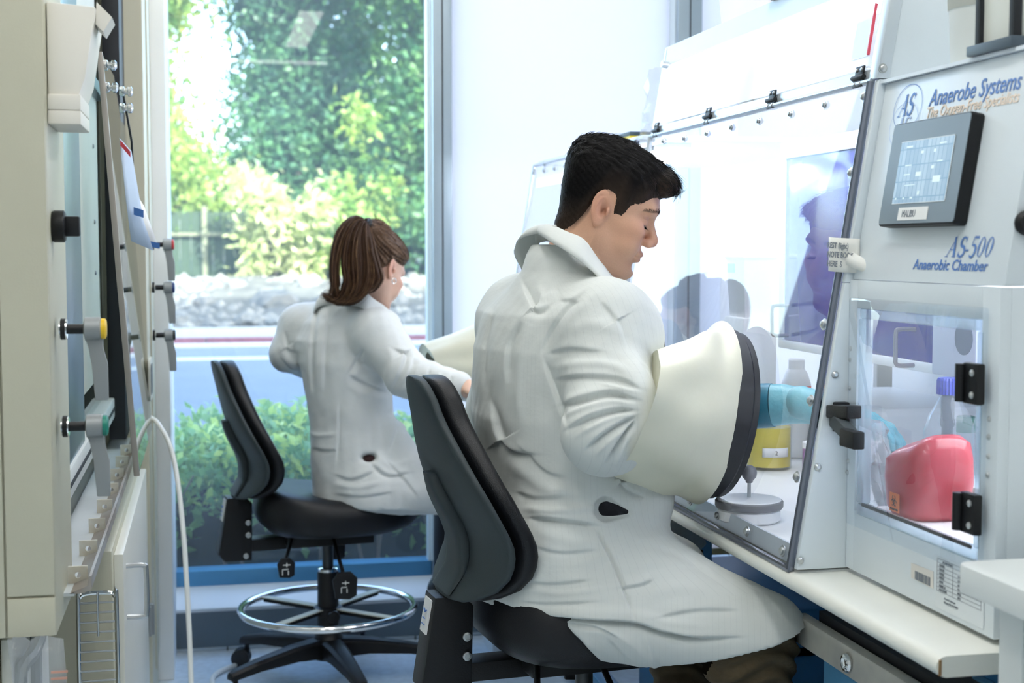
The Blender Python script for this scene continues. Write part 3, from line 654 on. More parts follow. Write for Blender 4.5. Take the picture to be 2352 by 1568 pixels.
tcn = nn.new('ShaderNodeTexCoord'); brk = nn.new('ShaderNodeTexBrick'); brk.inputs['Scale'].default_value = 22.; brk.offset = 0
brk.inputs['Color1'].default_value = (.26, .38, .50, 1); brk.inputs['Color2'].default_value = (.38, .50, .60, 1); brk.inputs['Mortar'].default_value = (.20, .32, .45, 1)
mpn = nn.new('ShaderNodeMapping'); mpn.inputs['Rotation'].default_value = (0, R(90), 0); ll.new(tcn.outputs['Object'], mpn.inputs[0]); ll.new(mpn.outputs[0], brk.inputs['Vector'])
ll.new(brk.outputs[0], pb.inputs['Base Color']); ll.new(brk.outputs[0], pb.inputs['Emission Color']); pb.inputs['Emission Strength'].default_value = .35
MB().prism([cpt(u, v, .0202) for u, v in rrect(su0, su1, sv0, sv1, .001)], CN * .0004).build('display', LCD, cpn)
fm = MB()
for a, b, c, d_ in ((su0, su1, sv1, sv1 + .0012), (su0, su1, sv0 - .0012, sv0), (su1, su1 + .0012, sv0, sv1)): fm.prism([cpt(u, v, .0202) for u, v in ((a, c), (b, c), (b, d_), (a, d_))], CN * .0006)
fm.build('display_edge', mat('bright bezel edge', (.75, .82, .86), .3), cpn)
ic = MB(); ICM = mat('screen icons', (.62, .74, .74), .4, emit=(.62, .74, .74), es=.3)
for u, v, a, b in ((.42, .78, .05, .045), (.38, .42, .10, .07), (.66, .78, .04, .05), (.66, .52, .05, .05), (.72, .30, .14, .10), (.47, .12, .04, .06), (.12, .90, .12, .03), (.15, .60, .12, .02), (.15, .45, .12, .02), (.2, .28, .2, .012), (.75, .9, .12, .02), (.05, .06, .03, .03), (.2, .06, .03, .03), (.34, .06, .05, .03), (.75, .62, .10, .02)):
    uu, vv_ = su0 + u * (su1 - su0), sv0 + v * (sv1 - sv0); a *= (su1 - su0); b *= (sv1 - sv0)
    ic.prism([cpt(p, q, .0207) for p, q in ((uu, vv_), (uu + a, vv_), (uu + a, vv_ + b), (uu, vv_ + b))], CN * .0002)
ic.build('screen_graphics', ICM, cpn)['kind'] = 'stuff'
mu0, mu1 = u0 + .27 * du, u0 + .66 * du; mv0, mv1 = v0 + .05 * dv, v0 + .17 * dv
ml_ = MB().prism([cpt(p, q, .0202) for p, q in ((mu0, mv0), (mu1, mv0), (mu1, mv1), (mu0, mv1))], CN * .0004).build('name_label', PAPER, cpn)
text('lettering', 'MALIBU', .014, INKGREY, cpn, frame(tuple(cpt(mu0 + .012, mv0 + .0045, .0209)), AX, tuple(CUp)), sx=.8)
# print on the panel
def fit_text(s_, size, m, p_from, p_to, shear=0., bold=0.):
    a, b = W(*p_from, CP, CN), W(*p_to, CP, CN); wdt = (b - a) @ npa(AX)
    o = text('lettering', s_, size, m, cpn, Matrix.Identity(4), shear=shear, bold=bold)
    xs = [v.co.x for v in o.data.vertices]; k = wdt / (max(xs) - min(xs))
    o.data.transform(frame(tuple(a + CN * .0006), AX, tuple(CUp)) @ Matrix.Diagonal((k, 1, 1, 1)) @ Matrix.Translation((-min(xs), 0, 0)))
fit_text('Anaerobe Systems', .034, LOGOB, (2133, 245), (2344, 208), .18, .0002)
fit_text('The Oxygen-Free Specialists', .022, LOGOOR, (2128, 272), (2340, 238), .18, .0002)
fit_text('Anaerobic Chamber', .0205, LOGOB, (2097, 618), (2268, 624), .1, .0002)
def serif(mb, ch, M, k=1.):
    def st(p, w): stroke(mb, [(a * k, b * k) for a, b in p], [x * k for x in w] if hasattr(w, '__len__') else w * k, M)
    if ch == 'A':
        st([(0, 0), (.52, 1)], .05); st([(.40, 1), (.66, 0)], .16); st([(.22, .36), (.56, .36)], .05); st([(-.12, .015), (.16, .015)], .04); st([(.48, .015), (.80, .015)], .04)
    if ch == 'S':
        P = arc(.30, .75, .22, .22, 20, 270, 14) + arc(.30, .27, .24, .25, 90, -160, 14); st(P, [.05] + [.08 + .08 * math.sin(math.pi * i / 27) for i in range(27)])
        st([(.50, .72), (.53, 1.0)], .04); st([(.06, .0), (.09, .28)], .04)
    if ch == '-': st([(0, .33), (.26, .33)], .09)
    if ch == '5':
        st([(.14, .97), (.52, .97)], .11); st([(.14, 1.0), (.08, .55)], .05); st(arc(.24, .30, .22, .30, 125, -140, 16), [.06 + .08 * math.sin(math.pi * i / 15) for i in range(16)])
    if ch == '0': st(arc(.26, .5, .21, .46, 0, 360, 26), [.13 - .08 * abs(math.sin(math.pi * 2 * i / 25)) for i in range(26)])
def shearM(p, h): return frame(tuple(p), AX, tuple(CUp)) @ Matrix(((h, .26 * h, 0, 0), (0, h, 0, 0), (0, 0, 1, 0), (0, 0, 0, 1)))
sm = MB(); p_ = W(2174, 590, CP, CN) + CN * .0006; ex = W(2274, 594, CP, CN); step = ((ex - p_) @ npa(AX)) / 2.95; hh = .027
for ch, off in (('A', 0.), ('S', .72), ('-', 1.22), ('5', 1.50), ('0', 2.0), ('0', 2.52)): serif(sm, ch, shearM(p_ + npa(AX) * step * off, 1.) @ Matrix.Diagonal((step * .78, hh, 1, 1)))
sm.build('lettering', LOGOB, cpn)
lc = W(2086, 247, CP, CN); lg = MB(); lp = MB(); LM = frame(tuple(lc + CN * .0005), AX, tuple(CUp))
stroke(lg, arc(0, 0, .042, .034, 0, 360, 40), .0010, LM); stroke(lp, arc(-.004, -.026, .042, .034, 0, 360, 40), .0008, LM)
for mb_, dx, dy in ((lg, -.026, -.012), (lp, -.030, -.040)):
    for ch, off in (('A', 0.), ('S', .023)): serif(mb_, ch, LM @ Matrix.Translation((dx + off, dy, 0)) @ Matrix(((.028, .008, 0, 0), (0, .032 if mb_ is lg else .026, 0, 0), (0, 0, 1, 0), (0, 0, 0, 1))))
lg.build('logo_emblem', LOGOB, cpn); lp.build('logo_emblem', LOGOPALE, cpn)
# handwritten tape flag on the post
tp = thing('tape_flag', 'white tape flag with handwritten note stuck to the glove box edge', 'tape flag', tuple(W(1938, 585, GP, GN)))
TFP = W(1938, 585, GP, GN) + npa((-.012, -.012, 0)); TX = npa((.55, -.83, 0)); TZ = npa((.0, 0, 1.))
gg = [[TFP + TX * u + TZ * (v - .06 * u) + npa((-.006, -.004, 0)) * math.sin(3 * (u + .02) * 30) for u in np.linspace(-.020, .030, 8)] for v in np.linspace(-.026, .026, 6)]
f_ = MB().grid(gg).build('flag', mat('white cloth tape', (.86, .86, .82), .6), tp); f_.modifiers.new('s', 'SOLIDIFY').thickness = .0012
MB().cyl(TFP + TX * .018 + TZ * -.006, TFP + TX * .056 + TZ * -.022, .011, .009, 14).build('rolled_end', mat('white cloth tape', (.86, .86, .82)), tp)
TFN = np.cross(TX, TZ)
for k, s_ in enumerate(('REST (light)', 'NOTE BOOK', 'HERE  S')):
    text('handwriting', s_, .0125, INKGREY, tp, frame(tuple(TFP + TX * -.018 + TZ * (.011 - k * .014) + TFN * .0075), tuple(TX - .06 * TZ), tuple(TZ)), sx=.62, bold=.0002)
# ---- glove ports and sleeves
def port(g, y, z):
    c = npa((gx(z), y, z)); m = MB().lathe([(.132, .0), (.132, .040), (.137, .044), (.149, .044), (.153, .040), (.153, .014), (.149, .010), (.149, 0)], c, GN, 48)
    m.build('port_ring', GASKET, g); return c
PR = [port(gb, 2.405, .972), port(gb, 2.915, .972), port(gb2, 3.50, .972), port(gb2, 3.98, .972)]
def sleeve(label, c, end, r_end, endn, sag=.0, seed=0, dents=(), fold=.055, rv=1.):
    """cream gauntlet from the port ring to the cuff round the arm"""
    c, end, endn = npa(c), npa(end), npa(endn) / np.linalg.norm(endn)
    rg = np.random.default_rng(seed); ph = rg.uniform(0, 6.28, 6); rows = []; n = 72; m = 34
    for i in range(m + 5):
        t = min(i / m, 1.); nn_ = GN * (1 - t) + endn * t; nn_ /= np.linalg.norm(nn_)
        zz = npa((0, 0, 1)) - nn_ * nn_[2]; zz /= np.linalg.norm(zz); xx_ = np.cross(zz, nn_)
        ctr = c + GN * .034 + (end - c - GN * .034) * t + npa((0, 0, -sag * math.sin(math.pi * t)))
        ease = min(1, t * 5); r0 = .1485 * (1 - t) + r_end * t
        row = []
        for k in range(n):
            a = 2 * math.pi * k / n
            w = .004 * math.sin(3 * a + ph[0] + 3 * t) + .003 * math.sin(5 * a + ph[1] - 5 * t) + .002 * math.sin(9 * a + ph[2] + 4 * t)
            rr = r0 + ease * w * (1.2 - .5 * t)
            for da, dt, amp, wa, wt in dents: rr += amp * math.exp(-((((a - da + math.pi) % (2 * math.pi)) - math.pi) / wa) ** 2 - ((t - dt) / wt) ** 2)
            if i > m: rr -= fold * (1 - math.cos((i - m) / 5 * math.pi / 2 * 1.2)) ; cc = ctr - endn * .010 * math.sin((i - m) / 4 * 1.57)
            else: cc = ctr
            row.append(cc + rr * (math.cos(a) * zz * rv + math.sin(a) * xx_))
        rows.append(row)
    return tag(MB().grid(rows, True, flip=True).build('glove_sleeve', CREAM, angle=80), label, 'glove sleeve')
s1 = sleeve('cream rubber glove sleeve swallowing the man\'s right forearm', PR[0], V(1458, 948, 2.345), .096, (-.93, .10, .36), .004, 3,
            dents=((0.2, .18, -.012, .5, .12), (2.6, .25, -.010, .5, .12), (-1.2, .6, .008, .5, .3)), rv=1.12, fold=.055)
s2 = sleeve('white glove sleeve on the man\'s far side port', PR[1], npa((.70, 2.84, .93)), .095, (-.95, .2, .1), .0, 5)
s3 = sleeve('cream glove sleeve hanging from the port beside the woman', PR[3], V(985, 850, 4.12), .075, (-.9, -.2, -.2), .01, 9, fold=.03)
# ---- things inside the glove box
FZ = .7885
inc = thing('incubator', 'white incubator with a deep blue door inside the glove box', 'incubator', (1.45, 2.6, 1.05))
MB().box((1.262, 2.12, 1.05), (1.608, 2.965, 1.50)).build('body', INNER, inc, bevel=.006)
BLUED = mat('deep blue door', (.018, .026, .30), .15, var=.35, vscale=3.5, var2=(.06, .03, .26), coat=.3)
idr = MB().box((1.248, 2.27, 1.068), (1.2625, 2.94, 1.465)).build('door', BLUED, inc, bevel=.003)
for a, b in (((2.265, 1.05), (2.965, 1.068)), ((2.94, 1.068), (2.965, 1.50)), ((2.265, 1.465), (2.94, 1.50))): MB().box((1.244, a[0], a[1]), (1.2635, b[0], b[1])).build('door_frame', INNER, inc, bevel=.003)
for yc, zc in ((2.90, 1.10), (2.33, 1.08)): MB().tube(spline([(1.246, yc + .012, zc + .045), (1.215, yc + .012, zc + .045), (1.208, yc + .012, zc + .038), (1.208, yc + .012, zc - .006), (1.208, yc + .012, zc - .014), (1.215, yc + .012, zc - .02), (1.246, yc + .012, zc - .02)], 30), .004, 8).build('handle', mat('dark handle', (.16, .15, .2), .4), idr)
sp_ = MB().box((1.235, 2.118, 1.052), (1.2625, 2.262, 1.20)).build('side_module', mat('lilac grey panel', (.60, .62, .74), .4), inc, bevel=.004)
MB().lathe([(.028, -.001), (.028, .001)], (1.2345, 2.155, 1.12), (-1, 0, 0), 24).build('round_port', mat('dark port', (.10, .12, .18), .4), sp_)
def jar(): pass
# stoppered jar with ball knob
pj = W(1720, 1195, (0, 0, FZ), (0, 0, 1)); o = thing('lidded_jar', 'white lidded jar with grey rim and ball knob near the front glass', 'jar', pj)
MB().lathe([(.050, 0), (.055, .004), (.055, .020), (.050, .026)], pj, n=36).build('jar_body', INNER, o)
MB().lathe([(.058, .024), (.060, .027), (.060, .036), (.058, .038)], pj, n=36).build('rim', mat('grey seal', (.20, .20, .22), .5), o)
MB().lathe([(.057, .0375), (.056, .0395), (.012, .042), (.003, .042)], pj, n=36).build('lid', INNER, o)
MB().cyl(pj + (0, 0, .041), pj + (0, 0, .072), .0032, n=10).build('stem', STEEL, o)
MB().lathe([(.006, .068), (.007, .072), (.0125, .078), (.0138, .086), (.011, .094), (.005, .0985), (.001, .099)], pj, n=18).build('knob', mat('grey knob', (.23, .23, .25), .35), o)
# beaker of yellow medium
pbk = npa((1.205, 2.915, FZ)); o = thing('beaker', 'glass beaker of yellow medium labelled 2', 'beaker', pbk)
MB().lathe([(.046, 0), (.050, .003), (.050, .118), (.053, .122), (.050, .1225), (.0475, .118), (.0475, .006), (.02, .005)], pbk, n=32).build('glass_wall', GLASSG, o)
YELM = mat('yellow medium', (.98, .74, .06), .15, emit=(.9, .55, .02), es=.0)
MB().lathe([(.02, .0062), (.047, .0065), (.047, .092), (.0, .0925)], pbk, n=32).build('medium', YELM, o)
q = npa(_fw); lbn = -npa((_fw[0], _fw[1], 0)); lbn /= np.linalg.norm(lbn); lx = np.cross((0, 0, 1), lbn)
lb = [[pbk + lbn * .0512 * math.cos(a) + lx * .0512 * math.sin(a) + npa((0, 0, z)) for a in np.linspace(-.45, .75, 9)] for z in (.030, .050)]
lo_ = MB().grid(lb).build('number_label', PAPER, o); lo_.modifiers.new('s', 'SOLIDIFY').thickness = .0008
text('lettering', '2', .013, INK, o, frame(tuple(pbk + lbn * .053 + lx * .004 + npa((0, 0, .0355))), tuple(lx), (0, 0, 1)))
pb2 = npa((1.33, 3.06, FZ)); o = thing('bottle', 'white bottle with red stripe behind the teal glove', 'bottle', pb2)
MB().lathe([(.03, 0), (.034, .004), (.034, .17), (.026, .195), (.018, .205)], pb2, n=24).build('body', INNER, o)
MB().lathe([(.0346, .155), (.0346, .166)], pb2, n=24).build('red_stripe', mat('red stripe', (.75, .03, .03)), o)
MB().lathe([(.019, .200), (.019, .225), (.016, .228)], pb2, n=20).build('cap', INNER, o)
for k in range(5): MB().lathe([(.0345, .09 + k * .012), (.0345, .094 + k * .012)], pb2, n=24).build('text_band', mat('grey print', (.22, .25, .29)), o)
def cup(name, label, p, r, h, m, cap, caph=.012):
    o = thing(name, label, 'vial', p)
    MB().lathe([(r * .92, 0), (r, .003), (r, h), (r * .7, h + .004)], p, n=18).build('body', m, o)
    MB().lathe([(r * 1.02, h), (r * 1.02, h + caph), (r * .85, h + caph + .002)], p, n=18).build('cap', cap, o)
cup('sample_cup', 'purple sample cup with white lid behind the yellow beaker', npa((1.275, 2.82, FZ)), .03, .055, mat('purple cup', (.25, .08, .30), .3), INNER)
# tall white bin with teal tape and low bins
tw = thing('storage_bin', 'tall translucent white bin with teal tape by the blue door', 'bin', (1.21, 3.045, FZ))
MB().box((1.17, 2.985, FZ), (1.25, 3.105, 1.115)).build('stand', INNER, tw, bevel=.004)
MB().cap_rows([[(1.21 + sx * a, 3.045 + sy * b, z) for sx, sy in ((-1, -1), (1, -1), (1, 1), (-1, 1))] for z, a, b in ((1.115, .032, .048), (1.245, .038, .056), (1.248, .042, .060), (1.255, .042, .060))]).build('bin_body', INNER, tw, bevel=.006)
MB().box((1.1705, 3.05, 1.215), (1.1745, 3.09, 1.235)).build('tape', mat('teal tape', (.18, .55, .52), .5), tw)
lb_ = thing('storage_bin', 'low clear bin with blue tape and orange stick on it', 'bin', (1.2, 3.0, .77))
MB().cap_rows([[(1.46 + sx * a, 2.86 + sy * b, z) for sx, sy in ((-1, -1), (1, -1), (1, 1), (-1, 1))] for z, a, b in ((FZ, .10, .20), (.93, .11, .21), (.935, .115, .215), (.945, .115, .215))]).build('bin_body', mat('frosted bin', (.82, .86, .92), .3), lb_, bevel=.006)
tag(MB().obox((1.40, 2.98, .952), (.005, .085, .0), (.01, -.001, 0), (0, 0, .005)).build('stir_paddle', mat('orange stick', (.95, .55, .12), .4), bevel=.002), 'orange yellow stick lying on the low clear bin', 'stick')
# interlock contents
SZ = .8725
ps = npa((1.05, 1.925, SZ)); o = thing('sharps_container', 'red sharps container with biohazard sticker behind the clear door', 'sharps container', ps)
REDP = mat('translucent red plastic', (.48, .028, .05), .3, coat=.3)
rws = []
for z, a, b, dx in ((0, .046, .050, 0), (.012, .052, .058, 0), (.055, .055, .062, 0), (.085, .054, .060, 0), (.100, .048, .052, .004), (.108, .036, .038, .006)):
    rws.append([ps + npa((dx + a * abs(math.cos(t)) ** .6 * math.copysign(1, math.cos(t)), b * abs(math.sin(t)) ** .6 * math.copysign(1, math.sin(t)), z + (.018 * (-math.sin(t)) if z > .09 else .006 * -math.sin(t) if z > .07 else 0))) for t in np.arange(32) * 2 * math.pi / 32])
MB().cap_rows(rws).build('body', REDP, o, angle=60)
MB().lathe([(.026, 0), (.026, .004), (.022, .006)], ps + npa((.004, .004, .1045)), (.0, .28, 1), 24).build('lid', mat('bright red lid', (.80, .07, .06), .3), o)
bz = ps + npa((-.0566, -.004, .022)); bm2 = MB().box(bz + npa((-.0006, -.015, -.014)), bz + npa((0, .015, .014))).build('biohazard_sticker', mat('orange sticker', (.88, .22, .06), .5), o)
bh = MB(); BM = frame(tuple(bz + npa((-.001, 0, .002))), AX, (0, 0, 1))
for a in (90, 210, 330):
    c_, s_ = math.cos(R(a)) * .0048, math.sin(R(a)) * .0048; stroke(bh, arc(c_, s_, .0042, .0042, a + 35, a + 325, 14), .0014, BM)
stroke(bh, arc(0, 0, .0035, .0035, 0, 360, 16), .0009, BM); bh.build('biohazard_symbol', INK, bm2)
text('lettering', 'BIOHAZARD', .0042, INK, bm2, frame(tuple(bz + npa((-.001, .012, -.0115))), AX, (0, 0, 1)))
CAPB = mat('blue screw cap', (.04, .06, .45), .35)
def media_bottle(p, label, s_=1.):
    o = thing('media_bottle', label, 'bottle', p, 'clear media bottles with blue caps')
    MB().lathe([(r * s_, z * s_) for r, z in ((.035, 0), (.041, .004), (.041, .085), (.034, .108), (.020, .135), (.0165, .142), (.0165, .155))], p, n=32).build('glass_body', GLASSG, o)
    MB().lathe([(r * s_, z * s_) for r, z in ((.034, .003), (.0375, .006), (.0375, .055), (.001, .0555))], p, n=32).build('liquid', pane_mat('clear liquid', (.93, .95, .97), 1.33), o)
    c = MB(); rows = []
    for z, dr_ in ((.145, 0), (.168, 0), (.172, -.002)):
        rows.append([npa(p) + npa(((.0205 + dr_ + .0008 * (-1) ** k) * s_ * math.cos(k * math.pi / 24), (.0205 + dr_ + .0008 * (-1) ** k) * s_ * math.sin(k * math.pi / 24), z * s_)) for k in range(48)])
    c.cap_rows(rows).build('cap', CAPB, o, angle=20)
rs_ = thing('riser', 'white riser block under the blue capped bottles', 'riser', (1.2, 2.08, FZ))
MB().box((1.118, 2.028, FZ + .09), (1.33, 2.135, FZ + .105)).build('top', INNER, rs_, bevel=.003)
MB().box((1.128, 2.034, FZ), (1.32, 2.128, FZ + .092)).build('foot', INNER, rs_)
media_bottle(npa((1.168, 2.078, FZ + .1052)), 'clear media bottle with blue cap just behind the sharps container', .98)
media_bottle(npa((1.258, 2.085, FZ + .1052)), 'second clear media bottle with blue cap at the door hinge', .98)
cr = thing('carton', 'white carton marked CR behind the red sharps container', 'box', (1.1, 1.75, SZ))
MB().box((1.075, 1.755, SZ), (1.112, 1.845, SZ + .055)).build('body', PAPER, cr, bevel=.003)
text('lettering', 'CRI', .026, INK, cr, frame((1.0743, 1.842, SZ + .020), AX, (0, 0, 1)))
pi = thing('pipette_stand', 'dark adjustable pipette standing behind the sharps container', 'pipette', (1.30, 2.32, FZ))
DK = mat('dark slate plastic', (.06, .08, .11), .4)
MB().lathe([(.045, 0), (.045, .008), (.012, .012), (.010, .16), (.013, .165), (.013, .175)], (1.30, 2.32, FZ), n=20).build('stand', DK, pi)
MB().lathe([(.010, .17), (.012, .175), (.012, .215), (.009, .22), (.016, .222), (.016, .232), (.010, .236)], (1.30, 2.32, FZ), n=18).build('plunger', DK, pi)
GRC = mat('green cap', (.05, .45, .15), .4)
for k, (x, y) in enumerate(((1.36, 2.36), (1.39, 2.27))):
    cup('culture_tube', ('culture tube with green cap left of the dark pipette', 'culture tube with green cap right of the dark pipette')[k], npa((x, y, FZ)), .017, .145, GLASSG, GRC, .028)
cup('sample_bottle', 'small bottle with red cap beside the blue capped bottle', npa((1.36, 2.18, FZ)), .02, .15, INNER, mat('red cap', (.5, .03, .03)), .025)
# crumpled clear bag
bp = npa((1.045, 2.12, FZ)); rb = np.random.default_rng(4); rws = []
for i in range(14):
    z = .002 + .20 * i / 13; rr = .050 * (1 - .5 * (i / 13) ** 2)
    rws.append([bp + npa(((rr + rb.normal(0, .005)) * math.cos(t), (rr * 1.1 + rb.normal(0, .005)) * math.sin(t), z)) for t in np.arange(26) * 2 * math.pi / 26])
tag(MB().cap_rows(rws).build('plastic_bag', BAGM, angle=20), 'crumpled clear plastic bag standing left of the sharps container', 'bag')
cl = thing('coiled_cuff', 'dark rubber cuff lying behind the plastic bag', 'cuff', (1.17, 2.22, FZ))
MB().tube([npa((1.185, 2.30, FZ + .075)) + npa((.0, .055 * math.cos(t), .055 * math.sin(t))) for t in np.linspace(0, 2 * math.pi, 28, endpoint=False)], .014, 10, True).build('band', DK, cl)
MB().box((1.15, 2.26, FZ), (1.22, 2.34, FZ + .008)).build('support', DK, cl)
# ---- things on top
pkb = thing('plastic_tub', 'pale pink translucent tub on top of the near glove box', 'tub', (1.2, 2.9, 1.73))
PINK = mat('pale pink plastic', (.86, .74, .84), .35, var=.08, vscale=3)
MB().cap_rows([[(1.26 + sx * a, 2.80 + sy * b, z) for sx, sy in ((-1, -1), (1, -1), (1, 1), (-1, 1))] for z, a, b in ((1.7275, .14, .20), (1.90, .155, .215), (1.99, .16, .22), (1.995, .17, .23), (2.01, .17, .23))]).build('tub_body', PINK, pkb, bevel=.02, segs=3)
MB().box((1.10, 2.60, 2.00), (1.42, 3.0, 2.02)).build('lid', mat('magenta lid', (.80, .45, .66), .4), pkb, bevel=.004)
ps2 = thing('paper_stack', 'loose grey papers lying on the top edge beside the pink tub', 'papers', (1.12, 2.45, 1.73))
for k in range(7): MB().obox((1.15 - .004 * k, 2.42 + .01 * (k % 3), 1.7285 + .003 * k), (.11, .01 * (k % 2), 0), (-.01, .09, 0), (0, 0, .0009)).build('sheet', mat('grey paper', (.66, .70, .70), .7), ps2)
pl = npa((1.105, 1.865, 1.5245)); o = thing('bucket', 'white pail with a printed paper label on the control cabinet', 'pail', pl)
MB().lathe([(.055, 0), (.058, .004), (.068, .22), (.071, .222), (.071, .23)], pl, n=36).build('body', mat('milky pail', (.82, .85, .83), .3), o)
rw = [[pl + npa(((.0595 + .045 * z) * math.cos(a), (.0595 + .045 * z) * math.sin(a), z)) for a in np.linspace(R(150), R(300), 22)] for z in (.085, .21)]
lw = MB().grid(rw).build('paper_label', mat('cream label', (.82, .81, .72), .6), o); lw.modifiers.new('s', 'SOLIDIFY').thickness = .0006
pd = -npa((math.cos(R(50)), math.sin(R(50)), 0)); px_ = np.cross((0, 0, 1), pd)
for k, s_ in enumerate(('ANAEROBIC', 'CONTROL PELLETS', 'Lot no 1.0 kg')): text('lettering', s_, .0085, INKGREY, o, frame(tuple(pl + pd * .0685 + px_ * -.022 + npa((0, 0, (.150, .138, .112)[k]))), tuple(px_), (0, 0, 1)), sx=.85)
bf = thing('framed_box', 'white box in a black angle frame at the top right corner', 'frame box', (1.06, 1.7, 1.5245))
for x in (1.006, 1.104):
    for y in (1.650, 1.732): MB().box((x, y, 1.538), (x + .012, y + .012, 1.95)).build('post', GASKET, bf, bevel=.001)
MB().box((.998, 1.642, 1.5245), (1.124, 1.752, 1.5385)).build('base', mat('dark slate base', (.08, .11, .14), .45), bf, bevel=.002)
MB().box((1.012, 1.656, 1.5388), (1.112, 1.738, 1.94)).build('box_body', mat('cream box', (.78, .80, .74), .5), bf, bevel=.003)
MB().lathe([(.014, 0), (.016, .006), (.012, .014)], tuple(W(2352, 512, (0, 1.589, 0), (0, 1, 0))), (0, -1, 0), 18).build('side_knob', BLACK, gb)
fb = thing('clear_bag', 'clear plastic bag on the second glove box roof behind the hinges', 'bag', (1.10, 3.35, 1.54))
rws = []
for i in range(9):
    z = 1.5375 + .17 * i / 8
    rws.append([(1.12 + (.07 - .02 * i / 8 + rb.normal(0, .005)) * math.cos(t), 3.36 + (.07 - .01 * i / 8 + rb.normal(0, .005)) * math.sin(t), z) for t in np.arange(18) * 2 * math.pi / 18])
MB().cap_rows(rws).build('film', BAGM, fb, angle=20)
yb = thing('small_box', 'small yellow and black box on the second glove box roof', 'box', (1.08, 3.55, 1.54))
MB().box((1.03, 3.40, 1.5375), (1.13, 3.56, 1.548)).build('body', mat('yellow card', (.85, .66, .03), .5), yb, bevel=.001)
MB().box((1.029, 3.399, 1.548), (1.131, 3.561, 1.558)).build('lid', mat('dark navy card', (.05, .08, .10), .5), yb, bevel=.001)
# ------------------------------------------------------------------ outdoors
struct(MB().box((-30, 4.75, -.3), (40, 6.3, -.02)).build('planting_bed', mat('dark soil', (.05, .045, .035), .9, var=.3), angle=0))
struct(MB().box((-60, 6.3, -.3), (70, 19.8, -.03)).build('road', mat('blue grey asphalt', (.16, .19, .24), .85, var=.1, vscale=2), angle=0))
tag(MB().box((-60, 16.9, -.03), (70, 17.25, -.026)).build('lane_line', mat('white road paint', (.6, .62, .6), .7), angle=0), 'white painted line along the road outside', 'road line')
kb = thing('kerb', 'red painted kerb along the far side of the road', 'kerb', (0, 19.9, -.03))
REDK = mat('red kerb paint', (.20, .055, .085), .7, var=.2)
for k in range(12): MB().box((-8 + k * 2, 19.8, -.03), (-6.02 + k * 2, 20.05, .045)).build('kerb_stone', REDK, kb, bevel=.01)
struct(MB().box((-60, 19.1, -.2), (70, 19.8, -.02)).build('gutter', mat('pale gutter', (.50, .50, .48), .8), angle=0))
struct(MB().box((-60, 20.05, -.3), (70, 22.6, .045)).build('sidewalk', mat('pale concrete', (.34, .35, .34), .8, var=.08), angle=0))
sl = [[(x, y, z + .06 * math.sin(x * 1.7 + y)) for x in np.linspace(-30, 40, 60)] for y, z in ((22.6, .02), (23.5, .30), (24.6, .58), (25.6, .72), (30, .8), (48, .9))]
slope = struct(MB().grid(sl).build('rock_slope', mat('dry earth', (.11, .11, .095), .9, var=.4, vscale=3, var2=(.05, .055, .055))))
rk = []
for k in range(3):
    bm = bmesh.new(); bmesh.ops.create_icosphere(bm, subdivisions=2, radius=1)
    for v in bm.verts: v.co *= 1 + random.uniform(-.22, .22)
    me = bpy.data.meshes.new('boulder'); bm.to_mesh(me); bm.free(); me.materials.append(mat('grey boulder', (.09, .10, .10), .9, var=.4, vscale=2, var2=(.20, .195, .17))); rk.append(me)
bi = 0
BL = ['largest pale boulder on the bank below the green gate', 'big grey boulder on the bank under the sunlit shrub', 'big flat boulder at the foot of the bank left of the woman', 'big boulder on the bank behind the woman\'s shoulder', 'big boulder on the bank beside the window mullion']
for i in range(11):
    for j in range(3):
        big = bi % 7 == 3; s = .36 if big else random.uniform(.15, .26)
        y = 22.95 + j * .95 + random.uniform(-.1, .1); x = -2.6 + i * 1.05 + (j % 2) * .5 + random.uniform(-.08, .08); z = .05 + (y - 22.6) * .235
        o = inst('boulder', rk[bi % 3], Matrix.Translation((x, y, z)) @ Matrix.Rotation(random.random() * 6, 4, 'Z') @ Matrix.Diagonal((s * 1.2, s, s * .75, 1)))
        tag(o, BL[bi // 7] if big and bi // 7 < 5 else 'small grey boulder on the bank across the road', 'rock', 'boulders on the far bank'); bi += 1
rub = MB(); oc = [(1, 0, 0), (0, 1, 0), (-1, 0, 0), (0, -1, 0), (0, 0, 1), (0, 0, -1), (.7, .7, .4), (-.7, .6, .5)]
for k in range(1500):
    y = 22.7 + 2.9 * random.random(); s = random.uniform(.05, .13); c = npa((-3.5 + 14 * random.random(), y, .03 + (y - 22.6) * .238)); q = [c + npa(v) * s * npa((1.3, 1, .8)) * random.uniform(.7, 1.25) for v in oc[:6]]
    rub.add(q, [(0, 1, 4), (1, 2, 4), (2, 3, 4), (3, 0, 4), (1, 0, 5), (2, 1, 5), (3, 2, 5), (0, 3, 5)])
rub.build('rubble', mat('mixed rubble', (.26, .255, .22), .9, var=.5, vscale=5, var2=(.09, .10, .10)), slope, angle=0, label='loose grey rubble on the bank')['kind'] = 'stuff'
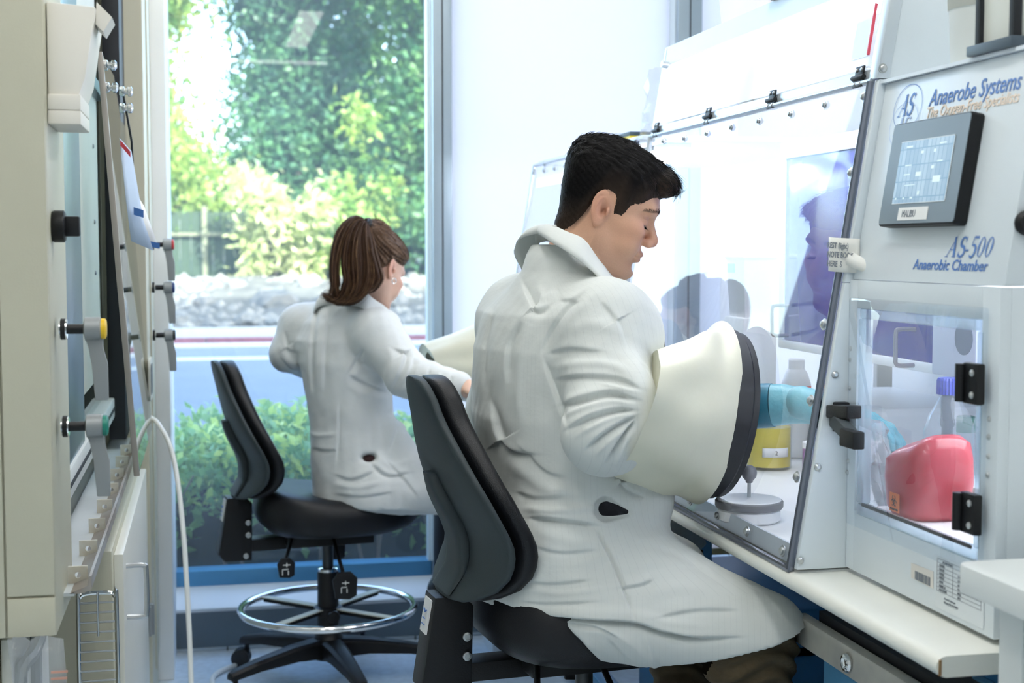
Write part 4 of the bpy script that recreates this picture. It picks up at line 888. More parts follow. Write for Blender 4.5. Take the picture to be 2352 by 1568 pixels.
def leaves(P, size, spread_up=.4, aspect=.5):
    """two-triangle folded leaves at the points P"""
    n = len(P); t = rng.normal(size=(n, 3)); t /= np.linalg.norm(t, axis=1)[:, None]
    u = rng.normal(size=(n, 3)); u[:, 2] += spread_up; u -= t * (u * t).sum(1)[:, None]; u /= np.linalg.norm(u, axis=1)[:, None]
    w = np.cross(t, u); s = size * rng.uniform(.6, 1.35, (n, 1))
    a, b = P - t * s, P + t * s; c, d = P + w * s * aspect + u * s * .15, P - w * s * aspect + u * s * .15
    Vt = np.stack([a, c, b, d], 1).reshape(-1, 3)
    me = bpy.data.meshes.new('foliage'); me.vertices.add(4 * n); me.vertices.foreach_set('co', Vt.ravel().astype('f'))
    me.loops.add(4 * n); me.loops.foreach_set('vertex_index', np.arange(4 * n, dtype='i'))
    me.polygons.add(n); me.polygons.foreach_set('loop_start', np.arange(0, 4 * n, 4, dtype='i'))
    me.update(calc_edges=True); me.validate(); return me
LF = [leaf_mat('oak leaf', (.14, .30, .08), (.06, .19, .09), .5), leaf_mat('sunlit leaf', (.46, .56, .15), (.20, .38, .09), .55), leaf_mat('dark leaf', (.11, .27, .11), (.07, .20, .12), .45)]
BARK = mat('bark', (.10, .085, .07), .9, var=.3)
def tree(label, x, y, h, w, lm, n, base=.75, lo=.18, size=.11, nc=70):
    o = thing('tree', label, 'tree', (x, y, base), 'trees across the road'); m = MB(); cs = []
    m.tube(spline([(x, y, base - .1), (x + .1, y, base + h * .2), (x - .15, y + .1, base + h * .4), (x + .05, y, base + h * .75)], 12), [.30 * (1 - .075 * i) for i in range(12)], 9)
    for k in range(nc):
        a = random.random() * 6.28; t = random.random(); zz = base + h * (lo + (1 - lo) * t); rad = w * math.sin(math.pi * min(1, .18 + .82 * (1 - abs(t - .4) * .9))) * random.uniform(.35, 1)
        cs.append((x + rad * math.cos(a), y + rad * math.sin(a) * .8, zz))
        if k % 4 == 0: m.tube(spline([(x, y, base + h * (lo + .5 * t) * .8), ((x + cs[-1][0]) / 2, (y + cs[-1][1]) / 2, zz - .4), cs[-1]], 6), [.09, .07, .055, .045, .03, .015], 6)
    m.build('trunk', BARK, o)
    C_ = np.array(cs); idx = rng.integers(0, len(cs), n); P = C_[idx] + rng.normal(size=(n, 3)) * npa((.50, .50, .38)) * (w / 3.2)
    f = place('foliage', leaves(P, size), lm, o); f['kind'] = 'stuff'
tree('tall dark green tree filling the right of the clear window', 4.8, 28, 10, 3.4, LF[0], 60000, lo=.04, nc=120, size=.08)
tree('broad green tree in the middle of the clear window', 1.9, 30.5, 10.5, 3.4, LF[2], 60000, lo=.04, nc=120, size=.08)
tree('sunlit yellow green tree at the left of the clear window', -1.6, 28.5, 9.5, 2.9, LF[1], 36000, nc=96, lo=.06, size=.085)
tree('slim green tree between the two large ones', 3.5, 33.5, 10.5, 2.4, LF[0], 26000, lo=.05, nc=70, size=.09)
tree('far hazy tree behind the other trees', 6.6, 37, 12, 4.5, LF[0], 20000, size=.14)
tree('far pale tree behind the sunlit one', -2.5, 40, 11, 4.5, LF[1], 11000, size=.15)
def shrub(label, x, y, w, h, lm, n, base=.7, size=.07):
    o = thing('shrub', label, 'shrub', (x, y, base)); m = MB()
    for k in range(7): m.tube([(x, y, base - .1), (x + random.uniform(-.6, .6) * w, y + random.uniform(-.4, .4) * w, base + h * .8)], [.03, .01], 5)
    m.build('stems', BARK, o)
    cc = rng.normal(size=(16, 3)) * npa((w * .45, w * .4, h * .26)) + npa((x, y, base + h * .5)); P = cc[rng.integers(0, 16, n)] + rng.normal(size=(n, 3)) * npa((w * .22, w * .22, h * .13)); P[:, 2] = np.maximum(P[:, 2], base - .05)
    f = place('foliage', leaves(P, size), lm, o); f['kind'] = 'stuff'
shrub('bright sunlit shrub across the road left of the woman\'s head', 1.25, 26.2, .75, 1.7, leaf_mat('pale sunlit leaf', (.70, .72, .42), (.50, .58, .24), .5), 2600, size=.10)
shrub('green shrub across the road behind the woman\'s head', 2.75, 26.8, .8, 2.0, LF[1], 2600, size=.10)
shrub('dark shrub across the road by the window mullion', 4.4, 26.6, .8, 1.5, LF[0], 2600, size=.10)
# green gate at the left
gt = thing('garden_gate', 'dark green gate with pale posts across the road', 'gate', (-.1, 27.2, .7))
for k in range(9): MB().box((-.85 + k * .2, 27.2, .75), (-.66 + k * .2, 27.24, 1.95)).build('board', mat('dark green boards', (.022, .05, .026), .7), gt)
for x in (-.9, -.05, .95): MB().box((x, 27.1, .6), (x + .09, 27.19, 2.05)).build('post', mat('pale post', (.16, .18, .11), .7), gt)
MB().box((-.9, 27.12, 1.5), (1.0, 27.18, 1.56)).build('rail', mat('pale post', (.42, .44, .32)), gt)
# clipped hedge right outside the glass
hg_ = thing('hedge', 'clipped green hedge just outside the clear window', 'hedge', (.5, 5.4, 0))
st = MB()
for k in range(170):
    x = random.uniform(-1.0, 2.3); y = random.uniform(4.98, 5.75)
    st.tube([(x, y, -.03), (x + random.uniform(-.06, .06), y + random.uniform(-.05, .05), .26), (x + random.uniform(-.14, .14), y + random.uniform(-.1, .1), .5)], [.009, .007, .003], 5)
st.build('stems', mat('twig', (.16, .13, .10), .8), hg_)
n = 30000; P = np.stack([rng.uniform(-1.1, 2.4, n), rng.uniform(4.93, 5.85, n), np.zeros(n)], 1)
top = .60 + .035 * np.sin(P[:, 0] * 5) + .03 * np.sin(P[:, 0] * 13 + P[:, 1] * 9) + .02 * rng.normal(size=n)
P[:, 2] = top - np.abs(rng.normal(0, .16, n)); P[:, 2] = np.where(P[:, 2] < .10, .10 + rng.uniform(0, .4, n), P[:, 2])
P[:, 1] -= .05 * np.sin(P[:, 0] * 7) * (P[:, 1] < 5.1)
sp1 = P[:16000]; sp2 = P[16000:]
for q, m in ((sp1, leaf_mat('hedge leaf', (.18, .40, .17), (.32, .54, .19), .3)), (sp2[sp2[:, 2] > .38], leaf_mat('young hedge leaf', (.64, .76, .18), (.36, .56, .20), .4))):
    f = place('foliage', leaves(q, .024, .8, .55), m, hg_); f['kind'] = 'stuff'
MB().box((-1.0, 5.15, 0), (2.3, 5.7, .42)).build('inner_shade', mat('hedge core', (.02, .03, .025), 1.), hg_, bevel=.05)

# ------------------------------------------------------------------ lab chairs (front = +x, floor at 0)
def sup(a, p): c, s = math.cos(a), math.sin(a); return math.copysign(abs(c) ** p, c), math.copysign(abs(s) ** p, s)
def make_chair(label, loc, rz, hs, back_dz=0.):
    ch = thing('lab_chair', label, 'chair', loc, 'black lab chairs with curved backrests', rz); L = dict(local=True)
    rows = []; N = 48
    for sc_, dz in ((.02, -.112), (.68, -.110), (.88, -.100), (.975, -.078), (1.0, -.052), (.985, -.028), (.93, -.010), (.80, -.002), (.5, -.006), (.02, -.010)):
        r = []
        for k in range(N):
            cx_, sy_ = sup(2 * math.pi * k / N, .72); x = .03 + .238 * sc_ * cx_; y = .24 * sc_ * sy_ * (1 - .06 * cx_)
            z = hs + dz
            if dz > -.05: z += -.055 * max(0, (x - .10) / .17) ** 2 + .036 * max(0, (-x + .02) / .21) ** 1.4
            else: z += .035 * max(0, (x - .02) / .2) ** 1.2 * 0 + .015 * max(0, (x - .10) / .17)
            r.append((x, y, z))
        rows.append(r)
    MB().cap_rows(rows).build('seat', VINYL, ch, angle=60, **L)
    MB().box((-.13, -.085, hs - .148), (.12, .085, hs - .105)).build('mechanism', BLACK, ch, bevel=.006, **L)
    # backrest: cushion and shell follow one curve
    zb, zt2 = hs - .002 + back_dz, hs + .385 + back_dz
    def xc(v): return -.225 + .035 * math.exp(-((v - .22) / .22) ** 2) - .060 * max(0, v - .28) ** 1.25 / .72 ** 1.25 - .02 * max(0, .12 - v) / .12
    def half(v): return .12 + .085 * math.sin(math.pi * min(1, (v + .12) / .95)) - .045 * max(0, v - .5) / .5
    def slab(x_in, x_out, grow, wrap):
        rows = []
        vv = [.0, .012, .04, .09] + list(np.linspace(.15, .85, 15)) + [.91, .96, .988, 1.]
        for v in vv:
            e = min(1, math.sqrt(max(1e-4, 1 - (1 - min(v, .13) / .13) ** 2))) * min(1, math.sqrt(max(1e-4, 1 - (1 - min(1 - v, .13) / .13) ** 2)))
            hw = (half(v) + grow) * (.35 + .65 * e); th = max(.15, e)
            r = []
            for k in range(36):
                cu, su_ = sup(2 * math.pi * k / 36, .62)
                xm = (x_in + x_out) / 2; xh = (x_out - x_in) / 2 * (.62 + .38 * th)
                y = hw * su_; x = xc(v) + xm + xh * cu + wrap * (su_ ** 2) * (hw / .2) ** 2
                r.append((x, y, zb + (zt2 - zb) * v))
            rows.append(r)
        return MB().cap_rows(rows)
    slab(-.024, .026, 0, .022).build('back_cushion', VINYL, ch, angle=70, **L)
    shl = slab(-.046, -.020, .001, .021).build('back_shell', SHELL, ch, angle=70, **L)
    rows = []
    for v in np.linspace(.02, .56, 12):
        w = .055 * (1 - .5 * (v / .56) ** 3) * (1 if v < .5 else .8); t = .020 * math.sin(math.pi * min(1, .25 + .75 * (1 - v / .56))) + .002
        rows.append([(xc(v) - .046 - t * abs(math.cos(a)) ** .5 * (1 if math.cos(a) > 0 else -.3), w * math.copysign(abs(math.sin(a)) ** .6, math.sin(a)), zb + (zt2 - zb) * v) for a in np.linspace(0, 2 * math.pi, 20, endpoint=False)])
    MB().cap_rows(rows).build('spine_cover', SHELL, shl, angle=70, **L)
    MB().box((-.268, -.020, hs - .03), (-.256, .020, hs + .012)).build('back_bar', BLACK, ch, bevel=.002, **L)
    br = MB().prism([(-.240, -.034, hs - .004), (-.292, -.034, hs - .002), (-.318, -.034, hs - .165), (-.300, -.034, hs - .185), (-.225, -.034, hs - .185), (-.222, -.034, hs - .02)], (0, .068, 0)).build('back_bracket', BLACK, ch, bevel=.004, **L)
    MB().obox((-.300, 0, hs - .040), (-.0014, 0, .0002), (0, .020, 0), (-.0053, 0, -.030)).build('maker_sticker', PAPER, br, **L)
    q = MB(); q.tube([(-.3025, .004, hs - .028), (-.3030, -.006, hs - .032), (-.3025, -.012, hs - .028)], .0016, 6); q.obox((-.3045, 0, hs - .044), (-.0006, 0, 0), (0, .007, 0), (0, 0, .001)); q.obox((-.3058, 0, hs - .055), (-.0006, 0, 0), (0, .010, 0), (0, 0, .0008))
    q.build('sticker_print', LOGOB, br, **L)
    MB().box((-.235, -.030, hs - .160), (-.10, .030, hs - .125)).build('back_arm', BLACK, ch, bevel=.004, **L)
    for x, z in ((-.235, hs - .075), (-.235, hs - .110), (-.242, hs - .170)):
        b = MB().lathe([(.008, 0), (.008, .004), (.005, .005), (.005, .003), (.001, .003)], (x, -.0345, z), (0, -1, 0), 12).build('bolt', STEEL, br, **L)
    # paddles
    for k, (p, q_, s_) in enumerate((((-.12, -.08, hs - .12), (-.16, -.20, hs - .155), .7), ((.0, -.085, hs - .13), (.0, -.215, hs - .205), 1.), ((.07, .085, hs - .13), (.07, .22, hs - .20), .9))):
        pd_ = MB(); pd_.cyl(p, q_, .006, n=8); c = npa(q_)
        pd_.prism([c + npa((x * s_, math.copysign(.004, c[1]), z * s_)) for x, z in ((-.018, .012), (.018, .012), (.036, -.006), (.034, -.056), (.014, -.066), (-.026, -.062), (-.034, -.010))], (0, math.copysign(.010, c[1]), 0))
        o = pd_.build('lever', BLACK, ch, bevel=.002, **L)
        yy = c[1] - .0065 if c[1] < 0 else c[1] + .0150
        if c[1] < 0:
            mk = MB(); M = frame((c[0], c[1] - .0145 + .0, c[2] - .03 * s_), (1, 0, 0), (0, 0, 1))
            stroke(mk, [(-.008, .012), (.012, .012)], .002, M, .0); stroke(mk, [(.002, .018), (.002, .006)], .002, M, .0); stroke(mk, [(-.010, 0), (-.010, -.016)], .002, M, .0); stroke(mk, [(-.010, 0), (.006, 0)], .002, M, .0); stroke(mk, [(.006, -.004), (.006, -.016)], .002, M, .0)
            mk.build('lever_mark', PAPER, o, **L)
    # column
    MB().lathe([(.030, .10), (.031, .11), (.031, .325), (.029, .33)], n=28).build('column', BLACK, ch, **L)
    MB().lathe([(.024, .329), (.029, .330), (.029, .338), (.022, .341)], n=28).build('collar', CHROME, ch, **L)
    MB().cyl((0, 0, .338), (0, 0, hs - .11), .0165, n=20).build('gas_piston', mat('dark piston', (.06, .065, .07), .3, metal=.6), ch, **L)
    # foot ring
    zr = .222; Rr = .252
    MB().tube([(Rr * math.cos(a), Rr * math.sin(a), zr) for a in np.arange(72) * 2 * math.pi / 72], .0105, 14, True).build('foot_ring', CHROME, ch, **L)
    hb = MB().lathe([(.034, zr - .022), (.042, zr - .018), (.042, zr + .002), (.034, zr + .006)], n=28).build('ring_hub', BLACK, ch, **L)
    SP = mat('satin spoke', (.66, .64, .52), .4, metal=.1)
    for k in range(4):
        a = R(40 + 90 * k); c, s = math.cos(a), math.sin(a); t = npa((-s, c, 0)); r0, r1 = npa((c * .036, s * .036, zr)), npa((c * Rr * .97, s * Rr * .97, zr))
        MB().obox((r0 + r1) / 2, (r1 - r0) / 2, t * .0125, (0, 0, .0015)).build('spoke', SP, ch, **L)
        MB().obox((r0 + r1) / 2 + npa((0, 0, -.008)), (r1 - r0) / 2, t * .0025, (0, 0, .007)).build('spoke_web', BLACK, ch, **L)
    MB().lathe([(.0, 0), (.017, .002), (.019, .008), (.017, .016), (.008, .018), (.008, .03)], (.040 * math.cos(R(-85)), .040 * math.sin(R(-85)) - .03, zr - .014), (0, 1, 0), 12).build('ring_knob', BLACK, hb, **L)
    # star base and castors
    MB().lathe([(.050, .075), (.054, .085), (.050, .125), (.036, .145), (.032, .15)], n=28).build('base_hub', BLACK, ch, **L)
    for k in range(5):
        a = R(58.4 + 72 * k); c, s = math.cos(a), math.sin(a); t = npa((-s, c, 0)); u = npa((c, s, 0)); rows = []
        for d_, w, z0, z1 in ((.03, .034, .080, .135), (.12, .029, .088, .130), (.24, .022, .082, .112), (.315, .019, .072, .096), (.33, .015, .070, .090)):
            rows.append([u * d_ + t * yy + npa((0, 0, zz)) for yy, zz in ((-w, z0), (w, z0), (w, z1 - .008), (w * .6, z1), (-w * .6, z1), (-w, z1 - .008))])
        arm = MB().cap_rows(rows).build('base_arm', BLACK, ch, bevel=.002, **L)
        cp = u * .312; sp = R(40 * k + 30); w_ = npa((math.cos(sp), math.sin(sp), 0)); tr_ = npa((-math.sin(sp), math.cos(sp), 0)) * .018
        cs_ = MB().cyl(cp + npa((0, 0, .05)), cp + npa((0, 0, .088)), .008, n=10); cs_.obox(cp + tr_ * .6 + npa((0, 0, .042)), tr_ * 1.0, w_ * .011, (0, 0, .012))
        co = cs_.build('castor', BLACK, ch, bevel=.002, **L)
        for sg in (-1, 1):
            c0 = cp + tr_ + w_ * .015 * sg + npa((0, 0, .0275))
            MB().lathe([(.010, -.009), (.024, -.0085), (.0275, -.006), (.0275, .006), (.024, .0085), (.010, .009)], c0, w_, 22).build('wheel', GASKET, co, **L)
    return ch
chW = make_chair('black lab chair with footring and charcoal back shell under the woman', (.338, 4.126, 0), R(7), .568)
chM = make_chair('nearer black lab chair with charcoal back shell under the man', (.672, 2.49, 0), R(6), .662)
# ------------------------------------------------------------------ sculpting in a distance field
class Field:
    def __init__(s, lo, hi, h):
        s.lo, s.h = np.array(lo, 'f'), np.float32(h)
        s.ax = [np.arange(lo[i], hi[i] + h, h, dtype='f') for i in range(3)]
        s.d = np.full([len(a) for a in s.ax], 1., 'f')
    def sub(s, lo, hi):
        sl = []
        for i in range(3):
            a, b = np.searchsorted(s.ax[i], lo[i]), np.searchsorted(s.ax[i], hi[i]); sl.append(slice(max(a - 1, 0), min(b + 1, len(s.ax[i]))))
        X, Y, Z = s.ax[0][sl[0]][:, None, None], s.ax[1][sl[1]][None, :, None], s.ax[2][sl[2]][None, None, :]
        return tuple(sl), X, Y, Z
    def all(s): return s.sub([a[0] for a in s.ax], [a[-1] + 1 for a in s.ax])
    def put(s, sl, e, k, mode='u'):
        d = s.d[sl]
        if mode == 'u':
            if k: hh = np.maximum(k - np.abs(d - e), 0) / k; s.d[sl] = np.minimum(d, e) - hh * hh * k * .25
            else: s.d[sl] = np.minimum(d, e)
        elif mode == 'c':
            e = -e
            if k: hh = np.maximum(k - np.abs(d - e), 0) / k; s.d[sl] = np.maximum(d, e) + hh * hh * k * .25
            else: s.d[sl] = np.maximum(d, e)
    def cone(s, a, b, r0, r1, k=.02, mode='u', pad=.06):
        a, b = npa(a), npa(b); m = max(r0, r1) + pad
        sl, X, Y, Z = s.sub(np.minimum(a, b) - m, np.maximum(a, b) + m)
        ab = (b - a).astype('f'); L2 = float(ab @ ab) + 1e-9
        px, py, pz = X - np.float32(a[0]), Y - np.float32(a[1]), Z - np.float32(a[2])
        t = np.clip((px * ab[0] + py * ab[1] + pz * ab[2]) / L2, 0, 1)
        e = np.sqrt((px - t * ab[0]) ** 2 + (py - t * ab[1]) ** 2 + (pz - t * ab[2]) ** 2) - (r0 + (r1 - r0) * t)
        s.put(sl, e.astype('f'), k, mode)
    def ell(s, c, r, k=.01, mode='u', M=None, pad=.04):
        c = npa(c); m = max(r) + pad; sl, X, Y, Z = s.sub(c - m, c + m)
        x, y, z = X - np.float32(c[0]), Y - np.float32(c[1]), Z - np.float32(c[2])
        if M is not None: x, y, z = (M[0][0] * x + M[0][1] * y + M[0][2] * z, M[1][0] * x + M[1][1] * y + M[1][2] * z, M[2][0] * x + M[2][1] * y + M[2][2] * z)
        k0 = np.sqrt((x / r[0]) ** 2 + (y / r[1]) ** 2 + (z / r[2]) ** 2) + 1e-6
        k1 = np.sqrt((x / r[0] ** 2) ** 2 + (y / r[1] ** 2) ** 2 + (z / r[2] ** 2) ** 2) + 1e-6
        s.put(sl, (k0 * (k0 - 1) / k1).astype('f'), k, mode)
    def loft(s, zs, cx, cy, a, b, az, p=2.2, k=.02, back=None):
        """upright stack of rounded sections; a = half depth (front), back = half depth (rear), b = half width"""
        sl, X, Y, Z = s.all(); z = s.ax[2][sl[2]]
        I = lambda v: np.interp(z, zs, v).astype('f')[None, None, :]
        c, sn = math.cos(az), math.sin(az); dx, dy = X - I(cx), Y - I(cy); u, v = dx * c + dy * sn, -dx * sn + dy * c
        aa = I(a); ab = I(back) if back is not None else aa; bb = I(b); ru = np.where(u > 0, aa, ab)
        q = (np.abs(u / ru) ** p + np.abs(v / bb) ** p) ** (1 / p)
        e = (q - 1) * np.minimum(np.minimum(aa, ab), bb)
        e = np.maximum(e, np.maximum(zs[0] - Z, Z - zs[-1])); s.put(sl, e.astype('f'), k)
    def hit(s, px, py, d0, d1):
        for t in np.arange(d0, d1, .004):
            p = V(px, py, t); i = np.round((p - s.lo) / s.h).astype(int)
            if (i >= 0).all() and (i < s.d.shape).all() and s.d[tuple(i)] < 0: return p
        return V(px, py, (d0 + d1) / 2)
    def mesh(s, name):
        d = s.d; sg = d < 0; nx, ny, nz = d.shape
        idx = np.full((nx - 1, ny - 1, nz - 1), -1, 'i'); acc = np.zeros((nx - 1, ny - 1, nz - 1), 'B')
        for i in (0, 1):
            for j in (0, 1):
                for k in (0, 1): acc += sg[i:nx - 1 + i, j:ny - 1 + j, k:nz - 1 + k]
        cells = np.argwhere((acc > 0) & (acc < 8)); idx[cells[:, 0], cells[:, 1], cells[:, 2]] = np.arange(len(cells))
        P = np.zeros((len(cells), 3)); W_ = np.zeros(len(cells))
        co = [(0, 0, 0), (1, 0, 0), (0, 1, 0), (1, 1, 0), (0, 0, 1), (1, 0, 1), (0, 1, 1), (1, 1, 1)]
        val = [d[cells[:, 0] + c[0], cells[:, 1] + c[1], cells[:, 2] + c[2]] for c in co]
        for a in range(8):
            for b in range(a + 1, 8):
                df = [co[b][i] - co[a][i] for i in range(3)]
                if sum(map(abs, df)) != 1: continue
                m = (val[a] < 0) != (val[b] < 0); t = val[a][m] / (val[a][m] - val[b][m])
                P[m] += npa(co[a]) + t[:, None] * npa(df); W_[m] += 1
        P = (P / W_[:, None] + cells) * s.h + s.lo
        F = []
        for axn in range(3):
            o = [slice(None)] * 3; o2 = [slice(None)] * 3; o[axn] = slice(0, -1); o2[axn] = slice(1, None)
            e = np.argwhere(sg[tuple(o)] != sg[tuple(o2)]); u, v = (axn + 1) % 3, (axn + 2) % 3
            e = e[(e[:, u] > 0) & (e[:, v] > 0) & (e[:, u] < d.shape[u] - 1) & (e[:, v] < d.shape[v] - 1)]
            pos = sg[e[:, 0], e[:, 1], e[:, 2]]
            def at(du, dv): q = e.copy(); q[:, u] -= du; q[:, v] -= dv; return idx[q[:, 0], q[:, 1], q[:, 2]]
            f = np.stack([at(1, 1), at(0, 1), at(0, 0), at(1, 0)], 1); f[~pos] = f[~pos][:, ::-1]; F.append(f)
        F = np.concatenate(F); F = F[(F >= 0).all(1)]
        return P, F
def np_mesh(name, P, F, smooth=True):
    me = bpy.data.meshes.new(name); n = len(F); w = F.shape[1]
    me.vertices.add(len(P)); me.vertices.foreach_set('co', np.asarray(P, 'f').ravel())
    me.loops.add(w * n); me.loops.foreach_set('vertex_index', np.asarray(F, 'i').ravel())
    me.polygons.add(n); me.polygons.foreach_set('loop_start', np.arange(0, w * n, w, dtype='i'))
    me.polygons.foreach_set('use_smooth', np.ones(n, bool) if smooth else np.zeros(n, bool)); me.update(calc_edges=True); return me
def normals(P, F):
    n = np.cross(P[F[:, 2]] - P[F[:, 0]], P[F[:, 3]] - P[F[:, 1]]); N = np.zeros_like(P)
    for i in range(4): np.add.at(N, F[:, i], n)
    return N / (np.linalg.norm(N, axis=1)[:, None] + 1e-12)
def relax(P, F, it=2, w=.5):
    for _ in range(it):
        A = np.zeros_like(P); c = np.zeros(len(P))
        for i in range(4):
            np.add.at(A, F[:, i], P[F[:, (i + 1) % 4]] + P[F[:, (i + 3) % 4]]); np.add.at(c, F[:, i], 2)
        P = P * (1 - w) + w * A / np.maximum(c, 1)[:, None]
    return P
def subdivide(P, F):
    E = np.sort(np.stack([F, np.roll(F, -1, 1)], 2).reshape(-1, 2), 1); u, inv = np.unique(E[:, 0].astype(np.int64) * len(P) + E[:, 1], return_inverse=True)
    ea, eb = u // len(P), u % len(P); n = len(P); m = len(u); inv = inv.reshape(-1, 4)
    Q = np.vstack([P, (P[ea] + P[eb]) / 2, P[F].mean(1)]); c = n + m + np.arange(len(F))
    G = np.concatenate([np.stack([F[:, i], n + inv[:, i], c, n + inv[:, (i + 3) % 4]], 1) for i in range(4)])
    return relax(Q, G, 1, .5), G
def vcol(me, name, C):
    a = me.color_attributes.new(name, 'FLOAT_COLOR', 'POINT'); a.data.foreach_set('color', np.hstack([C, np.ones((len(C), 1))]).astype('f').ravel())
def wav(P, f, seed):
    r = np.random.default_rng(seed); o = np.zeros(len(P))
    for i in range(5):
        k = r.normal(size=3); k *= f * (1 + .5 * i) / np.linalg.norm(k); o += np.sin(P @ k + r.uniform(0, 6.28)) / (1 + .6 * i)
    return o / 2.2
def folds(P, N, lst, limit=.15):
    """press creases into cloth along measured lines, on the side that shows"""
    D = P - npa((0, 0, EYE)); z = D @ _fw; sx = CX + F_PX * (D @ _rt) / z; sy = CY - F_PX * (D @ _up) / z
    fac = np.clip((limit - (N * (D / np.linalg.norm(D, axis=1)[:, None])).sum(1)) / .35, 0, 1); off = np.zeros(len(P))
    for pts, w, amp in lst:
        Q = spline([(a, b) for a, b in pts], max(8, 4 * len(pts))); best = np.full(len(P), 1e9); bt = np.zeros(len(P))
        lo, hi = Q.min(0) - 4 * w, Q.max(0) + 4 * w
        m = (sx > lo[0]) & (sx < hi[0]) & (sy > lo[1]) & (sy < hi[1]) & (fac > 0)
        if not m.any(): continue
        x, y = sx[m], sy[m]; bb = np.full(len(x), 1e9); tt = np.zeros(len(x)); sd_ = np.zeros(len(x)); n = len(Q) - 1
        for i in range(n):
            a, b = Q[i], Q[i + 1]; ab = b - a; t = np.clip(((x - a[0]) * ab[0] + (y - a[1]) * ab[1]) / (ab @ ab + 1e-9), 0, 1)
            ex, ey = x - a[0] - t * ab[0], y - a[1] - t * ab[1]; d = np.hypot(ex, ey); c = d < bb; bb[c] = d[c]; tt[c] = (i + t[c]) / n
            nx_, ny_ = -ab[1], ab[0]; nl = math.hypot(nx_, ny_) + 1e-9; sgn = 1 if (ny_ < 0 if abs(ny_) > abs(nx_) * .6 else nx_ < 0) else -1; sd_[c] = ((ex * nx_ + ey * ny_) / nl * sgn)[c]
        off[m] += (-amp * .00105 * np.tanh(sd_ / w * 3.4) * np.exp(-(bb / (w * 1.5)) ** 1.3) + amp * .0004 * np.exp(-(bb / w) ** 2) if amp < 0 else amp * .0007 * np.exp(-(bb / w) ** 2)) * np.minimum(1, 4.5 * np.minimum(tt, 1 - tt) + .12)
    return P + N * (off * fac)[:, None]
def ribbons(paths, w, name, m, parent, taper=True):
    """thin flat strands along (k,3) paths"""
    V_, F_ = [], []; o = 0
    for p in paths:
        k = len(p); t = np.gradient(p, axis=0); vd = p - npa((0, 0, EYE)); sd_ = np.cross(t, vd); sd_ /= np.linalg.norm(sd_, axis=1)[:, None] + 1e-9
        ww = w * (np.linspace(1, .15, k) if taper else np.ones(k))[:, None] * random.uniform(.6, 1.3)
        nn = np.cross(sd_, t); nn /= np.linalg.norm(nn, axis=1)[:, None] + 1e-9
        A = np.stack([p - sd_ * ww, p + nn * ww * .6, p + sd_ * ww], 1).reshape(-1, 3); V_.append(A)
        for i in range(k - 1):
            a = o + 3 * i; F_ += [(a, a + 1, a + 4, a + 3), (a + 1, a + 2, a + 5, a + 4)]
        o += 3 * k
    return place(name, np_mesh(name, np.vstack(V_), np.array(F_)), m, parent)
def coat_mat(name, c, stripe=.0):
    m = bpy.data.materials.new(name); m.use_nodes = True; n, l = m.node_tree.nodes, m.node_tree.links; b = n['Principled BSDF']
    b.inputs['Roughness'].default_value = .85; b.inputs['Specular IOR Level'].default_value = .25; b.inputs['Sheen Weight'].default_value = .15
    at = n.new('ShaderNodeAttribute'); at.attribute_name = 'weave'; sep = n.new('ShaderNodeSeparateColor'); l.new(at.outputs['Color'], sep.inputs[0])
    sn = n.new('ShaderNodeMath'); sn.operation = 'SINE'; mu = n.new('ShaderNodeMath'); mu.operation = 'MULTIPLY'; mu.inputs[1].default_value = 2 * math.pi / .0095
    l.new(sep.outputs[0], mu.inputs[0]); l.new(mu.outputs[0], sn.inputs[0])
    rg = n.new('ShaderNodeMapRange'); rg.inputs[1].default_value = .93; rg.inputs[2].default_value = 1.; rg.inputs[4].default_value = stripe; l.new(sn.outputs[0], rg.inputs[0])
    mx = n.new('ShaderNodeMix'); mx.data_type = 'RGBA'; mx.inputs[6].default_value = (*c, 1); mx.inputs[7].default_value = (c[0] * .6, c[1] * .62, c[2] * .66, 1)
    l.new(rg.outputs[0], mx.inputs[0]); l.new(mx.outputs[2], b.inputs['Base Color'])
    tc = n.new('ShaderNodeTexCoord'); ns = n.new('ShaderNodeTexNoise'); ns.inputs['Scale'].default_value = 38; ns.inputs['Detail'].default_value = 5; l.new(tc.outputs['Object'], ns.inputs['Vector'])
    bp = n.new('ShaderNodeBump'); bp.inputs['Strength'].default_value = .12; bp.inputs['Distance'].default_value = .01; l.new(ns.outputs[0], bp.inputs['Height']); l.new(bp.outputs[0], b.inputs['Normal'])
    return m
